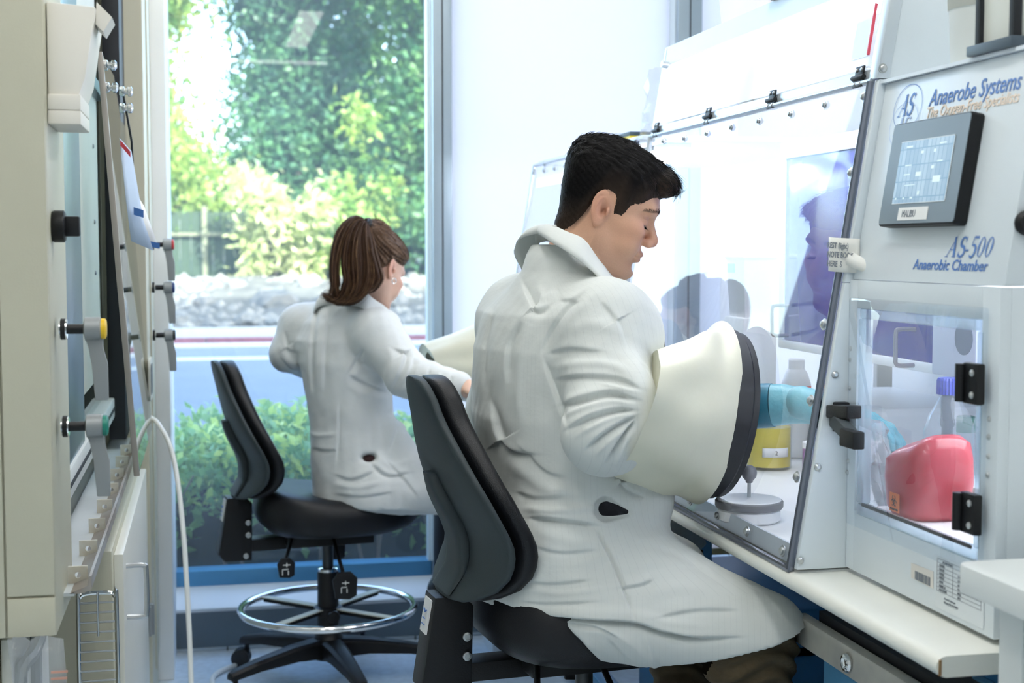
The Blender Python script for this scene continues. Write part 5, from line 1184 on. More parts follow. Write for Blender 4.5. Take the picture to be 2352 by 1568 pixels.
def col_mat(name, attr='tone', rough=.5, sss=.0, bump=.0, bs_=400., spec=.4):
    m = bpy.data.materials.new(name); m.use_nodes = True; n, l = m.node_tree.nodes, m.node_tree.links; b = n['Principled BSDF']
    at = n.new('ShaderNodeAttribute'); at.attribute_name = attr; b.inputs['Roughness'].default_value = rough; b.inputs['Specular IOR Level'].default_value = spec
    tc = n.new('ShaderNodeTexCoord'); ns = n.new('ShaderNodeTexNoise'); ns.inputs['Scale'].default_value = bs_; ns.inputs['Detail'].default_value = 4; l.new(tc.outputs['Object'], ns.inputs['Vector'])
    mx = n.new('ShaderNodeMix'); mx.data_type = 'RGBA'; mx.blend_type = 'MULTIPLY'; mx.inputs[0].default_value = .25; l.new(at.outputs['Color'], mx.inputs[6]); l.new(ns.outputs[0], mx.inputs[7])
    gm = n.new('ShaderNodeMix'); gm.data_type = 'RGBA'; gm.inputs[0].default_value = .6; l.new(at.outputs['Color'], gm.inputs[6]); l.new(mx.outputs[2], gm.inputs[7])
    l.new(gm.outputs[2], b.inputs['Base Color'])
    if sss: b.inputs['Subsurface Weight'].default_value = sss; b.inputs['Subsurface Radius'].default_value = (.010, .0045, .0025); b.inputs['Subsurface Scale'].default_value = .6
    if bump: bp = n.new('ShaderNodeBump'); bp.inputs['Strength'].default_value = bump; bp.inputs['Distance'].default_value = .002; l.new(ns.outputs[0], bp.inputs['Height']); l.new(bp.outputs[0], b.inputs['Normal'])
    return m
SKIN = col_mat('skin', rough=.45, sss=.05, bump=.10, bs_=500)
HAIRD = col_mat('dark hair', rough=.6, bump=.35, bs_=300, spec=.10)
HAIRM = col_mat('hair', rough=.5, bump=.5, bs_=260, spec=.3)

# ---- head: a stack of measured sections (head frame: x forward, y left, z up, ear canal at 0)
HZ = npa((-.112, -.108, -.100, -.090, -.075, -.060, -.045, -.030, -.010, .010, .030, .050, .070, .085, .100, .110, .115))
HXF = npa((.050, .058, .070, .076, .0785, .0825, .0835, .081, .079, .0765, .0805, .0795, .0745, .065, .046, .018, -.018))
HXB = npa((-.045, -.030, -.020, .000, .025, .040, .050, .062, .076, .085, .090, .092, .091, .087, .077, .056, .030))
HW = npa((.006, .014, .028, .040, .050, .0555, .060, .064, .0695, .073, .0755, .0755, .0715, .064, .050, .028, .004))
HXC = npa((.045, .044, .038, .028, .016, .011, .007, .000, -.004, -.007, -.009, -.010, -.012, -.015, -.018, -.021, -.024))
def head_base(X, Y, Z, z):
    I = lambda v: np.interp(z, HZ, v).astype('f')[None, None, :]
    xc, xf, xb, w = I(HXC), I(HXF), I(HXB), I(HW); dx = X - xc; rx = np.where(dx > 0, np.maximum(xf - xc, .004), np.maximum(xc + xb, .004))
    q = (np.abs(dx / rx) ** 2.25 + np.abs(Y / np.maximum(w, .004)) ** 2.25) ** (1 / 2.25)
    e = (q - 1) * np.minimum(rx, w) * .95
    return np.maximum(e, np.maximum(-.112 - Z, Z - .115)).astype('f')
def head_field(h, neck_to, neck_r, fem=False, lo=(-.13, -.10, -.20), hi=(.13, .10, .13)):
    f = Field(lo, hi, h); sl, X, Y, Z = f.all(); z = f.ax[2][sl[2]]
    f.put(sl, head_base(X, Y, Z, z), 0)
    for s in (-1, 1):
        f.cone((.002, s * .050, -.045), (.060, s * .020, -.090), .014, .014, .022)
        f.ell((.052, s * .046, -.012), (.026, s * s * .018, .015), .020)
        f.ell((.0715, s * .024, .033), (.0125, .024, .0085), .018)
        f.ell((.092, s * .032, .009), (.018, .017, .0105), .014, 'c')
        f.ell((.0625, s * .031, .0065), (.0145, .0155, .0135), .004)
        f.ell((.055, s * .038, -.040), (.02, .018, .018), .02)
    f.ell((.072, 0, -.086), (.016, .018, .015), .016)
    f.cone((.0765, 0, .014), (.0945, 0, -.012), .0068, .0085, .012); f.ell((.0965, 0, -.0195), (.0100, .0108, .0098), .008)
    for s in (-1, 1):
        f.ell((.0895, s * .0115, -.0255), (.011, .0065, .0075), .005); f.ell((.094, s * .0058, -.0325), (.006, .0032, .004), .003, 'c')
        f.cone((.076, s * .024, -.054), (.0875, s * .008, -.0545), .0012, .0016, .004, 'c')
    f.ell((.0835, 0, -.0488), (.0085, .021, .0058), .007); f.ell((.0820, 0, -.0605), (.0085, .019, .0065), .007)
    f.cone((.0915, -.010, -.0545), (.0915, .010, -.0545), .0013, .0013, .0025, 'c')
    f.ell((.087, 0, -.0745), (.008, .016, .006), .010, 'c')
    for s in (-1, 1):                                              # ears
        M = np.array(Matrix.Rotation(R(s * -22), 3, 'Z') @ Matrix.Rotation(R(-14), 3, 'Y')); M = M.T
        c = npa((-.010, s * .0765, .001))
        f.ell(c, (.0185, .0055, .031), .006, 'u', M); f.ell(c + npa((.004, 0, -.024)), (.009, .0045, .010), .005, 'u', M)
        f.ell(c + npa((.0045, s * .0060, .000)), (.0115, .0075, .0195), .0015, 'c', M); f.cone(c + npa((-.006, s * .0015, .013)), c + npa((.001, s * .0005, -.016)), .0022, .0022, .003)
        pass
        for p_, q_ in (((-.0115, -.012), (-.0125, .004)), ((-.0125, .004), (-.008, .018)), ((-.008, .018), (.002, .0235)), ((.002, .0235), (.009, .016))):
            f.cone(c + npa((p_[0], s * (.0062 + .4 * max(0, -p_[0] - .004)), p_[1])), c + npa((q_[0], s * (.0062 + .4 * max(0, -q_[0] - .004)), q_[1])), .0026, .0026, .002, 'c', pad=.02)
        f.ell(c + npa((.0135, s * .001, -.003)), (.0045, .0035, .007), .004); f.ell(c + npa((.007, s * .002, -.005)), (.005, .008, .006), .002, 'c')
    n0 = npa((-.022, 0, -.035)); f.cone(n0, neck_to, neck_r, neck_r * 1.06, .030, pad=.08)
    if not fem: f.cone((.045, 0, -.098), npa(neck_to) + npa((.035, 0, .02)), .012, .014, .03)
    return f
def head_matrix(o, az, pitch, roll=0., s=1.):
    X_ = npa((math.cos(az) * math.cos(pitch), math.sin(az) * math.cos(pitch), -math.sin(pitch))); Y_ = npa((-math.sin(az), math.cos(az), 0)); Z_ = np.cross(X_, Y_)
    c, n = math.cos(roll), math.sin(roll); Y2 = Y_ * c + Z_ * n; Z2 = Z_ * c - Y_ * n
    return np.stack([X_, Y2, Z2], 1) * s, npa(o)
def gauss(P, c, r): return np.exp(-(((P - npa(c)) / npa(r)) ** 2).sum(1))
def skin_tone(P, base, pink, stub, lips, ):
    C = np.tile(npa(base), (len(P), 1)); A = lambda m, c: C.__iadd__((npa(c) - C) * np.clip(m, 0, 1)[:, None])
    A(.45 * gauss(P, (.10, 0, -.022), (.02, .02, .016)), pink); ay = np.abs(P[:, 1])
    Q = P.copy(); Q[:, 1] = ay
    A(.30 * gauss(Q, (.06, .045, -.015), (.03, .03, .025)), pink); A(.55 * gauss(Q, (-.010, .085, .001), (.024, .012, .036)), pink)
    A(stub * np.clip((-.040 - P[:, 2]) / .03, 0, 1) * (P[:, 2] > -.115) * (P[:, 0] > .0), (.30, .19, .135))
    A(.75 * np.maximum(gauss(Q, (.089, 0, -.0485), (.010, .019, .0045)), gauss(Q, (.087, 0, -.061), (.010, .017, .0055))), lips)
    A(.35 * gauss(Q, (.072, .033, -.002), (.012, .016, .004)), (base[0] * .72, base[1] * .62, base[2] * .6))
    e_ = (Q - npa((.0625, .031, .0065))) / npa((.0145, .0155, .0135)); rn = np.linalg.norm(e_, axis=1)
    A(.9 * np.exp(-((e_[:, 2] + .40) / .11) ** 2) * (e_[:, 0] > .15) * (rn < 1.2) * (rn > .8), (.03, .02, .018))
    A(.35 * np.exp(-((e_[:, 2] - .55) / .10) ** 2) * (e_[:, 0] > .15) * (rn < 1.25) * (rn > .8), (base[0] * .55, base[1] * .45, base[2] * .42))
    if stub:
        t_ = np.clip((ay - .013) / .040, 0, 1); zb2 = .0305 + .0075 * np.sin(2.3 * t_) - .009 * t_ ** 2
        A(.72 * np.exp(-((P[:, 2] - zb2) / (.0042 - .0016 * t_)) ** 2) * (ay > .011) * (ay < .054) * (P[:, 0] > .04), (.045, .030, .024))
    A(.75 * gauss(Q, (-.004, .074, -.003), (.010, .005, .014)), (base[0] * .42, base[1] * .28, base[2] * .26))  # ear hollow: its shade painted in along with a deeper red
    return C

# ================================================================== the man
MAZ = R(14); MF = npa((math.cos(MAZ), math.sin(MAZ), 0)); ML = npa((-math.sin(MAZ), math.cos(MAZ), 0))
man = thing('person', 'short dark haired person in white lab coat with arms in the near glove box', 'person', (.60, 2.48, 0))
A_, O_ = head_matrix((0, 0, 0), R(-19), R(24)); O_ = V(1392, 482, 2.53) + A_[:, 1] * .074
toH = lambda p: (npa(p) - O_) @ A_
neck_base = V(1318, 612, 2.60)
hf = head_field(.0017, toH(neck_base), .055, lo=(-.14, -.10, -.215))
HP, HF_ = hf.mesh('head'); HP = relax(HP, HF_, 1, .35)
me = np_mesh('body', HP @ A_.T + O_, HF_); tone = skin_tone(HP, (.72, .42, .28), (.74, .31, .22), .25, (.50, .21, .17))
fade = np.clip((HP[:, 2] - np.interp(HP[:, 0], [-.10, -.06, -.04, -.028, -.02, .012, .018, .03, .038, .056, .07, .09], [-.075, -.075, -.06, -.03, .02, .03, .0, .0, .024, .038, .066, .075])) / .02, 0, 1) * (np.abs(HP[:, 1]) < .078)
vcol(me, 'tone', tone * (1 - .75 * fade[:, None]) + .75 * fade[:, None] * npa((.035, .025, .02)))
place('body', me, SKIN, man)
# hair: short sides grown out of the scalp, thick swept top
hr = Field((-.135, -.10, -.10), (.125, .10, .155), .0024); sl, X, Y, Z = hr.all(); z = hr.ax[2][sl[2]]
hr.d[:] = head_base(X, Y, Z, z); hr.cone((-.022, 0, -.035), toH(neck_base), .055, .0583, .030, pad=.08); hb_ = hr.d.copy()
zl = np.interp(hr.ax[0], [-.12, -.075, -.058, -.044, -.034, -.024, -.010, .004, .010, .013, .030, .036, .056, .066, .076, .09], [-.088, -.082, -.066, -.048, -.022, .018, .034, .034, .024, .000, .000, .024, .042, .060, .074, .080]).astype('f')[:, None, None]
up_ = np.clip((Z - zl) / .030, -.4, 1); off = .0062 * up_ + .004 * np.clip((Z - .03) / .05, 0, 1)
off = off + .005 * np.clip((-X - .05) / .03, 0, 1) * np.clip((Z + .03) / .04, 0, 1); hr.d[:] = hb_ - np.where(up_ > 0, off, off * 1.2)
hr.ell((-.020, 0, .070), (.088, .066, .060), .012); hr.ell((.030, .004, .092), (.052, .052, .030), .016)
hr.ell((.072, .004, .088), (.027, .046, .023), .014); hr.ell((.082, -.010, .082), (.017, .034, .017), .010); hr.ell((-.062, 0, .088), (.040, .05, .030), .014)
P, F = hr.mesh('hair'); N = normals(P, F)
tp_ = np.clip((P[:, 2] - .055) / .03, 0, 1)
P = P + N * ((.0018 * wav(P * npa((.5, 1.6, 1)), 260, 5) + .0014 * wav(P * npa((.4, 1.8, 1)), 520, 8)) * tp_ + .0006 * wav(P, 700, 9))[:, None]
me = np_mesh('hair', P @ A_.T + O_, F)
hz = np.clip((P[:, 2] - np.interp(P[:, 0], [-.1, -.05, -.02, .01, .03, .05, .08], [-.06, -.05, .02, .03, .005, .04, .075])) / .055, 0, 1)[:, None]
vcol(me, 'tone', npa((.040, .028, .021)) * (1 - hz) + npa((.0040, .0037, .0042)) * hz); hair = place('hair', me, HAIRD, man)
def strands(P, N, sel, n, length, flow, lift, k=5, rs=1):
    rg = np.random.default_rng(rs); ids = np.flatnonzero(sel); ids = ids[rg.integers(0, len(ids), n)]; out = []
    for i in ids:
        p, nn = P[i], N[i]; d = flow(p) + rg.normal(0, .22, 3); d -= nn * (d @ nn); d /= np.linalg.norm(d) + 1e-9; L = length(p) * rg.uniform(.6, 1.3); lf = lift * rg.uniform(.2, 1.6)
        q = [p - nn * .001 + d * L * t + nn * (lf * L * t - .35 * L * t * t) for t in np.linspace(0, 1, k)]; out.append(np.array(q))
    return out
flow_m = lambda p: npa((1.0, .35 * np.sign(p[1]) * (abs(p[1]) > .03), -.2)) if p[2] > .07 else npa((-.15 if p[0] < 0 else .1, 0, -1.))
Sx = strands(P, N, P[:, 2] > .07, 2600, lambda p: .022 if p[0] > .03 else .014, flow_m, .42, 6, 3) + strands(P, N, (P[:, 2] > -.05) & (P[:, 2] < .085) & (up_.min() < 1), 2600, lambda p: .006, flow_m, .35, 3, 4)
edge = (np.abs(P[:, 2] - np.interp(P[:, 0], [-.12, -.075, -.058, -.044, -.034, -.024, -.010, .004, .010, .013, .030, .036, .056, .066, .076, .09], [-.088, -.082, -.066, -.048, -.022, .018, .034, .034, .024, .000, .000, .024, .042, .060, .074, .080])) < .008) & (N[:, 0] ** 2 + N[:, 1] ** 2 > .2)
if edge.any(): Sx += strands(P, N, edge, 1800, lambda p: .0055, flow_m, .32, 3, 9)
STR = mat('dark hair strands', (.0050, .0046, .0050), .5, spec=.16)
o = ribbons([s @ A_.T + O_ for s in Sx], .00042, 'hair_strands', STR, hair); o['kind'] = 'stuff'
# brows and lashes
HN = normals(HP, HF_); ay_ = np.abs(HP[:, 1]); tb = (ay_ - .015) / .038; zb_ = .0305 + .0075 * np.sin(2.3 * np.clip(tb, 0, 1)) - .009 * np.clip(tb, 0, 1) ** 2
bsel = (tb > 0) & (tb < 1) & (np.abs(HP[:, 2] - zb_) < .0042 - .002 * tb) & (HP[:, 0] > .04)
EB = strands(HP, HN, bsel, 420, lambda p: .0052, lambda p: npa((-.3, np.sign(p[1]) * 1., .25)), .50, 4, 12)
ribbons([s @ A_.T + O_ for s in EB], .0005, 'eyebrows', STR, man)
LS = []
for s in (-1, 1):
    for i in range(60):
        a = R(-70 + 140 * i / 59); e = R(-26); rr = npa((.0150, .0160, .0140)); p = npa((.0625, s * .031, .0065)) + rr * npa((math.cos(e) * math.cos(a), math.cos(e) * math.sin(a), math.sin(e)))
        LS.append(np.array([p - npa((0, .0012, 0)), p + npa((.0012, 0, -.0010)), p + npa((.0045, .0015 * math.sin(a), -.0030)), p + npa((.0075, .003 * math.sin(a), -.0030))]))
ribbons([s @ A_.T + O_ for s in LS], .0005, 'eyelashes', STR, man)

# ---- lab coat
cx_list = [(1262, 1360), (1262, 1300), (1292, 1200), (1297, 1100), (1283, 950), (1281, 800), (1288, 720), (1302, 665), (1308, 622), (1300, 585), (1291, 562)]
ctr = [V(x, y, 2.59) for x, y in cx_list]; zs = npa([c[2] for c in ctr])
zs[0] = .648
ct = Field((.38, 2.03, .54), (1.01, 2.99, 1.28), .0040)
ct.loft(zs, npa([c[0] for c in ctr]), npa([c[1] for c in ctr]), npa((.17, .17, .158, .152, .150, .130, .108, .080, .060, .042, .018)), npa((.205, .205, .195, .195, .20, .20, .180, .110, .070, .062, .056)), MAZ, 2.25, 0, back=npa((.150, .150, .140, .140, .142, .134, .122, .104, .088, .072, .054)))
ctop = V(1294, 700, 2.59); shR, shL = ctop - ML * .165 + npa((0, 0, -.032)), ctop + ML * .165 + npa((0, 0, -.032)); nb = V(1306, 622, 2.59)
for s_ in (shR, shL): ct.cone(nb + (s_ - nb) * .25 - npa((0, 0, .012)), s_, .046, .072, .05)
elR = V(1396, 985, 2.335); wrR = npa((.80, 2.385, .965)); elL = npa((.60, 2.87, .93)); wrL = npa((.82, 2.90, .965))
ct.cone(shR, elR, .079, .068, .035); ct.cone(elR, elR + (wrR - elR) * .75, .064, .052, .03); ct.ell(elR + npa((-.008, 0, -.014)), (.060, .060, .056), .03)
ct.cone(shL, elL, .084, .074, .035); ct.cone(elL, elL + (wrL - elL) * .7, .074, .058, .03)
hipR, knR, hipL, knL = npa((.60, 2.385, .735)), npa((.905, 2.215, .622)), npa((.57, 2.62, .735)), npa((.94, 2.78, .635))
ct.cone(hipR, knR, .100, .074, .06); ct.cone(hipL, knL, .100, .074, .06); ct.cone(npa((.66, 2.285, .645)), npa((.90, 2.175, .61)), .075, .055, .06)
ct.ell((.74, 2.50, .705), (.15, .22, .05), .06); ct.ell(V(1446, 938, 2.338), (.042, .074, .084), .03)
ct.cone(V(1440, 780, 2.47), V(1480, 1130, 2.50), .045, .045, .06)
sl, X, Y, Z = ct.all(); x = ct.ax[0][sl[0]]
hem = np.interp(x, [.4, .572, .60, .635, .70, .80, .915, 1.0], [.650, .650, .622, .582, .574, .598, .636, .660]).astype('f')[:, None, None]
solid = ct.d.copy(); ct.d[:] = np.maximum(ct.d, (hem - Z) * .95)
ps_ = ct.hit(1412, 1172, 2.2, 2.8); ct.cone(ct.hit(1392, 1170, 2.2, 2.8), ct.hit(1442, 1178, 2.2, 2.8), .022, .006, .004, 'c')
P, F = ct.mesh('coat'); P = relax(P, F, 2, .5); P, F = subdivide(P, F); N = normals(P, F)
low = np.clip((P[:, 2] - .64) / .1, 0, 1)
P = P + N * (.0012 * wav(P, 42, 3) * low + .0006 * wav(P * npa((1, 1, .55)), 110, 6))[:, None]
FM = [([(1343, 666), (1300, 705), (1262, 762), (1240, 812)], 7, -4), ([(1352, 690), (1310, 730), (1275, 790)], 12, 3),
      ([(1200, 650), (1218, 690), (1232, 712), (1262, 700)], 9, -6), ([(1236, 655), (1250, 685), (1282, 668)], 10, 5), ([(1192, 735), (1166, 800), (1162, 880)], 12, -5), ([(1218, 740), (1196, 800), (1190, 900), (1196, 980)], 13, 5),
      ([(1132, 700), (1112, 790), (1108, 900)], 12, -3), ([(1148, 720), (1134, 800), (1132, 920)], 12, 4), ([(1128, 920), (1142, 990), (1172, 1034), (1230, 1042)], 11, -8), ([(1160, 1052), (1206, 1086), (1262, 1122), (1352, 1132)], 16, 6), ([(1190, 1020), (1250, 1080), (1300, 1095)], 12, -3),
      ([(1185, 1130), (1230, 1142), (1300, 1140)], 11, -4), ([(1196, 1168), (1280, 1172), (1372, 1166)], 9, 7), ([(1215, 1188), (1290, 1194), (1378, 1206)], 10, -8), ([(1230, 1215), (1300, 1240), (1380, 1250)], 14, 4), ([(1225, 1255), (1290, 1268), (1375, 1262)], 10, -3), ([(1300, 1300), (1380, 1280), (1450, 1250)], 12, 3),
      ([(1367, 1212), (1384, 1250), (1404, 1290), (1430, 1352), (1458, 1430)], 5, -5), ([(1378, 1212), (1396, 1252), (1418, 1296), (1444, 1352)], 8, 2.5),
      ([(1120, 1372), (1190, 1398), (1260, 1414), (1360, 1424), (1456, 1430), (1520, 1450), (1600, 1464), (1690, 1462)], 8, -12), ([(1130, 1358), (1200, 1384), (1300, 1402), (1450, 1408), (1540, 1430), (1640, 1440)], 12, 5), ([(1310, 1440), (1390, 1450), (1450, 1480), (1500, 1530)], 12, 6), ([(1290, 1430), (1370, 1440), (1420, 1462)], 8, -5), ([(1480, 1450), (1495, 1500), (1510, 1548)], 8, 4), ([(1400, 1470), (1440, 1510), (1470, 1540)], 10, -4),
      ([(1190, 1330), (1260, 1340), (1360, 1330)], 9, -3), ([(1200, 1350), (1290, 1362), (1400, 1350)], 8, 3), ([(1180, 1375), (1260, 1385), (1380, 1380)], 8, -3), ([(1480, 1370), (1560, 1350), (1640, 1360)], 16, 4), ([(1500, 1420), (1600, 1400), (1700, 1400)], 12, -3), ([(1420, 1350), (1470, 1342), (1500, 1330)], 8, -4),
      ([(1500, 1250), (1580, 1280), (1660, 1340)], 14, -3), ([(1430, 1215), (1470, 1240), (1540, 1230)], 9, 3),
      ([(1284, 930), (1340, 912), (1400, 900), (1462, 915)], 8, -8), ([(1290, 955), (1350, 935), (1410, 922), (1460, 930)], 7, 6), ([(1300, 985), (1356, 955), (1412, 940), (1458, 940)], 8, -8), ([(1318, 1005), (1370, 975), (1420, 955), (1460, 950)], 7, 6), ([(1345, 1030), (1385, 995), (1425, 970), (1458, 955)], 8, -8), ([(1368, 1045), (1400, 1012), (1432, 985)], 7, 6), ([(1390, 1062), (1414, 1022), (1440, 985), (1458, 965)], 7, -8), ([(1415, 1070), (1430, 1030), (1448, 990)], 7, 5),
      ([(1275, 870), (1340, 862), (1420, 868), (1470, 890)], 9, -5), ([(1268, 845), (1330, 835), (1400, 838), (1455, 860)], 11, 5), ([(1262, 810), (1310, 800), (1380, 806)], 10, -4), ([(1380, 880), (1420, 890), (1466, 900)], 6, 4), ([(1250, 830), (1262, 870), (1280, 920), (1300, 980)], 8, -5),
      ([(1380, 690), (1420, 740), (1440, 800)], 14, -3), ([(1300, 760), (1360, 745), (1420, 760)], 14, 3), ([(1420, 1090), (1440, 1120), (1480, 1140)], 8, -6), ([(1450, 1080), (1470, 1110), (1500, 1120)], 7, 6), ([(1285, 690), (1330, 690)], 10, -2)]
P = folds(P, N, FM)
me = np_mesh('lab_coat', P, F)
dv = P - npa((.60, 2.5, 0)); ang = np.arctan2(dv @ ML, dv @ MF) * .19
arm_ = np.clip(1 - np.linalg.norm(np.cross(P - shR, (elR - shR) / np.linalg.norm(elR - shR)), axis=1) / .11, 0, 1) > .1
ca = P - (shR + elR) / 2; sweave = np.where(P[:, 2] < .70, P[:, 0] * .95 - P[:, 1] * .3, ang)
vcol(me, 'weave', np.stack([sweave + 2, sweave * 0, sweave * 0], 1))
COATM = coat_mat('white coat cloth', (.66, .69, .675), .16); coat = place('lab_coat', me, COATM, man)
def collar(parent, ctr_, Fv, Lv, m, s=1., T=None, B=None):
    T = T or [(-.080, 0, .052), (-.066, .046, .046), (-.020, .068, .022), (.030, .066, -.012), (.068, .052, -.050), (.100, .034, -.092)]
    B = B or [(-.108, 0, .012), (-.094, .062, .004), (-.035, .102, -.026), (.030, .104, -.062), (.085, .085, -.098), (.118, .058, -.128)]
    for sg, nm in ((1, 'collar'), (-1, 'collar')):
        f = lambda p: npa(ctr_) + s * (Fv * p[0] + Lv * p[1] * sg + npa((0, 0, p[2])))
        Tt, Bb = spline([f(p) for p in T], 22), spline([f(p) for p in B], 22); rows = []
        cen = npa(ctr_) + npa((0, 0, -.03))
        inn = [cen + (p - cen) * npa((.95, .95, 1)) - npa((0, 0, .030)) for p in Tt]
        for t in (0, .5, 1.): rows.append([inn[i] + (Tt[i] - inn[i]) * t for i in range(22)])
        for t in (.12, .3, .55, .8, 1.):
            rows.append([Tt[i] + (Bb[i] - Tt[i]) * t + (Tt[i] - cen) / np.linalg.norm(Tt[i] - cen) * .006 * math.sin(math.pi * t) for i in range(22)])
        o = MB().grid(rows, flip=sg > 0).build(nm, m, parent, angle=50); sd2 = o.modifiers.new('s', 'SOLIDIFY'); sd2.thickness = .0025; sd2.offset = 0
def collar2(parent, Tp, Bp, mid, Lv, m, shrink=1.):
    cen = npa(mid) + npa((0, 0, -.03))
    for sg in (1, -1):
        fl = lambda p: npa(p) if sg > 0 else npa(mid) + (npa(p) - 2 * ((npa(p) - npa(mid)) @ Lv) * Lv - npa(mid)) * npa((shrink, shrink, 1))
        Tt, Bb = spline([fl(p) for p in Tp], 26), spline([fl(p) for p in Bp], 26)
        inn = [cen + (p - cen) * npa((.93, .93, 1)) - npa((0, 0, .030)) for p in Tt]
        rows = [[inn[i] + (Tt[i] - inn[i]) * t for i in range(26)] for t in (0, .5, 1.)]
        rows += [[Tt[i] + (Bb[i] - Tt[i]) * t + (Bb[i] - cen) / np.linalg.norm(Bb[i] - cen) * (.005 * math.sin(math.pi * t) + .002 * math.sin(i * .8) * t) for i in range(26)] for t in (.06, .2, .45, .75, 1.)]
        o = MB().grid(rows, flip=sg < 0).build('collar', m, parent, angle=40); sd2 = o.modifiers.new('s', 'SOLIDIFY'); sd2.thickness = .0025; sd2.offset = 0
collar2(coat, [V(1234, 519, 2.60), V(1262, 516, 2.545), V(1302, 533, 2.515), V(1340, 550, 2.50), V(1370, 590, 2.495), V(1401, 634, 2.487), V(1421, 670, 2.48), V(1440, 679, 2.475)],
        [V(1226, 533, 2.605), V(1250, 546, 2.515), V(1290, 570, 2.478), V(1330, 598, 2.462), V(1362, 624, 2.455), V(1392, 658, 2.452), V(1412, 686, 2.452), V(1428, 697, 2.455)], V(1318, 588, 2.595) + npa((0, 0, 0)), ML, COATM)
MB().lathe([(.0055, 0), (.006, .001), (.006, .0025), (.004, .0035)], V(1426, 674, 2.50), (.6, -.75, .2), 16).build('button', GREYM, coat)
sh = MB(); sh.lathe([(.001, -.016), (.02, -.014), (.036, 0), (.02, .015), (.001, .016)], ps_ + npa(_fw) * .026, tuple(_fw), 18, 1.3, .8)
sh.build('shirt', mat('black shirt', (.008, .009, .014), .9), man)
TRM = mat('olive brown trousers', (.085, .060, .030), .85, var=.2, vscale=25, bump=.2, bscale=60)
tr = Field((.80, 2.02, .04), (1.14, 3.00, .70), .007)
for kn, an, toe in ((knR, npa((.93, 2.24, .16)), npa((1.03, 2.20, .07))), (knL, npa((.93, 2.60, .16)), npa((1.05, 2.64, .07)))):
    kk = kn + npa((-.01, -.005, -.015)); tr.cone(kk - npa((.05, 0, .0)), kk, .060, .060, .02); tr.cone(kk, an, .062, .052, .03)
tr.cone(knR - npa((.09, -.03, -.01)), knL - npa((.09, .03, -.01)), .035, .035, .02)
P, F = tr.mesh('trousers'); N = normals(P, F); P = P + N * (.005 * np.sin(P[:, 2] * 190 + 3 * np.sin(P[:, 0] * 40) + 2 * P[:, 1] * 30) * np.clip((P[:, 2] - .3) / .2, 0, 1) + .003 * wav(P, 60, 2))[:, None]
place('trousers', np_mesh('trousers', P, F), TRM, man)
for an, nm in ((npa((.93, 2.24, .16)), 'R'), (npa((.93, 2.60, .16)), 'L')):
    sf = Field(an + npa((-.10, -.09, -.17)), an + npa((.22, .09, .03)), .007)
    sf.cone(an + npa((-.02, 0, -.03)), an + npa((-.03, 0, -.11)), .042, .044, .02); sf.cone(an + npa((-.03, 0, -.115)), an + npa((.14, 0, -.125)), .04, .034, .03)
    sl, X, Y, Z = sf.all(); sf.d[:] = np.maximum(sf.d, (an[2] - .158) - Z); P, F = sf.mesh('shoe'); place('shoe', np_mesh('shoe', P, F), mat('dark shoe', (.03, .028, .026), .5), man)
# gloved hands inside the box
def hand(name, w, d, up, m, parent, s=1., curl=.55, side=1, cuff=.0):
    """palm, four bent fingers and a thumb; w wrist, d pointing direction, up back-of-hand normal, side +1 thumb to the left of d"""
    w, d, up = npa(w), npa(d) / np.linalg.norm(d), npa(up); up = up - d * (up @ d); up /= np.linalg.norm(up); lf = np.cross(up, d) * side
    f = Field(w - .20 * s - cuff, w + .22 * s, .0032)
    f.cone(w - d * (.03 + cuff) * s, w, .029 * s, .028 * s, .01); pc = w + d * .05 * s
    M = np.stack([d, lf, up]); f.ell(pc, (.052 * s, .042 * s, .017 * s), .014, 'u', M)
    for i, (off_, ln, r) in enumerate(((.028, .072, .0088), (.009, .082, .0092), (-.010, .076, .0088), (-.028, .060, .0078))):
        p = w + (d * .088 + lf * off_) * s; q = p; dd = d
        for j, fr in enumerate((.45, .32, .23)):
            c_, s_ = math.cos(curl * (j + .6)), math.sin(curl * (j + .6)); dd = d * c_ - up * s_ + lf * off_ * 1.5; qn = q + dd * ln * fr * s
            f.cone(q, qn, r * s * (1 - .08 * j), r * s * (.93 - .08 * j), .006, pad=.02); q = qn
        f.cone(w + d * .03 * s, p, .012 * s, r * s, .010, pad=.02)
    t0 = w + (d * .018 + lf * .026 - up * .006) * s; t1 = t0 + (d * .030 + lf * .026 - up * .010) * s; t2 = t1 + (d * .028 + lf * .006 - up * .010) * s; t3 = t2 + (d * .022 - lf * .006 - up * .006) * s
    for a, b, r0, r1 in ((t0, t1, .014, .0115), (t1, t2, .0112, .0100), (t2, t3, .0100, .0085)): f.cone(a, b, r0 * s, r1 * s, .006, pad=.02)
    P, F = f.mesh(name); me = np_mesh(name, P, F); return place(name, me, m, parent)
GLV = mat('teal nitrile glove', (.16, .48, .56), .35, var=.12, vscale=20, bump=.25, bscale=50)
gc = V(1752, 935, 2.56)
gl1 = hand('glove', V(1880, 935, 2.52), V(1960, 955, 2.50) - V(1880, 935, 2.52), (0, 0, 1), GLV, man, 1.05, .45, 1)
fr1 = MB(); fr1.tube(spline([V(1774, 930, 2.563), V(1810, 929, 2.553), V(1845, 933, 2.54), V(1890, 937, 2.52)], 14), [.0385, .0378, .0375, .037, .0362, .035, .034, .033, .032, .031, .031, .030, .030, .030], 24)
fr1.build('glove_gauntlet', GLV, gl1, angle=60)
MB().tube(spline([V(1722, 933, 2.58), V(1745, 932, 2.573), V(1776, 930, 2.5625)], 8), [.0415, .0412, .041, .0408, .0406, .0404, .0402, .0395], 24).build('glove_cuff', mat('deep teal band', (.008, .19, .28), .4), gl1)
gl2 = hand('glove', npa((1.08, 2.93, .97)), (1, -.25, -.1), (0, 0, 1), GLV, man, 1.05, .45, -1)
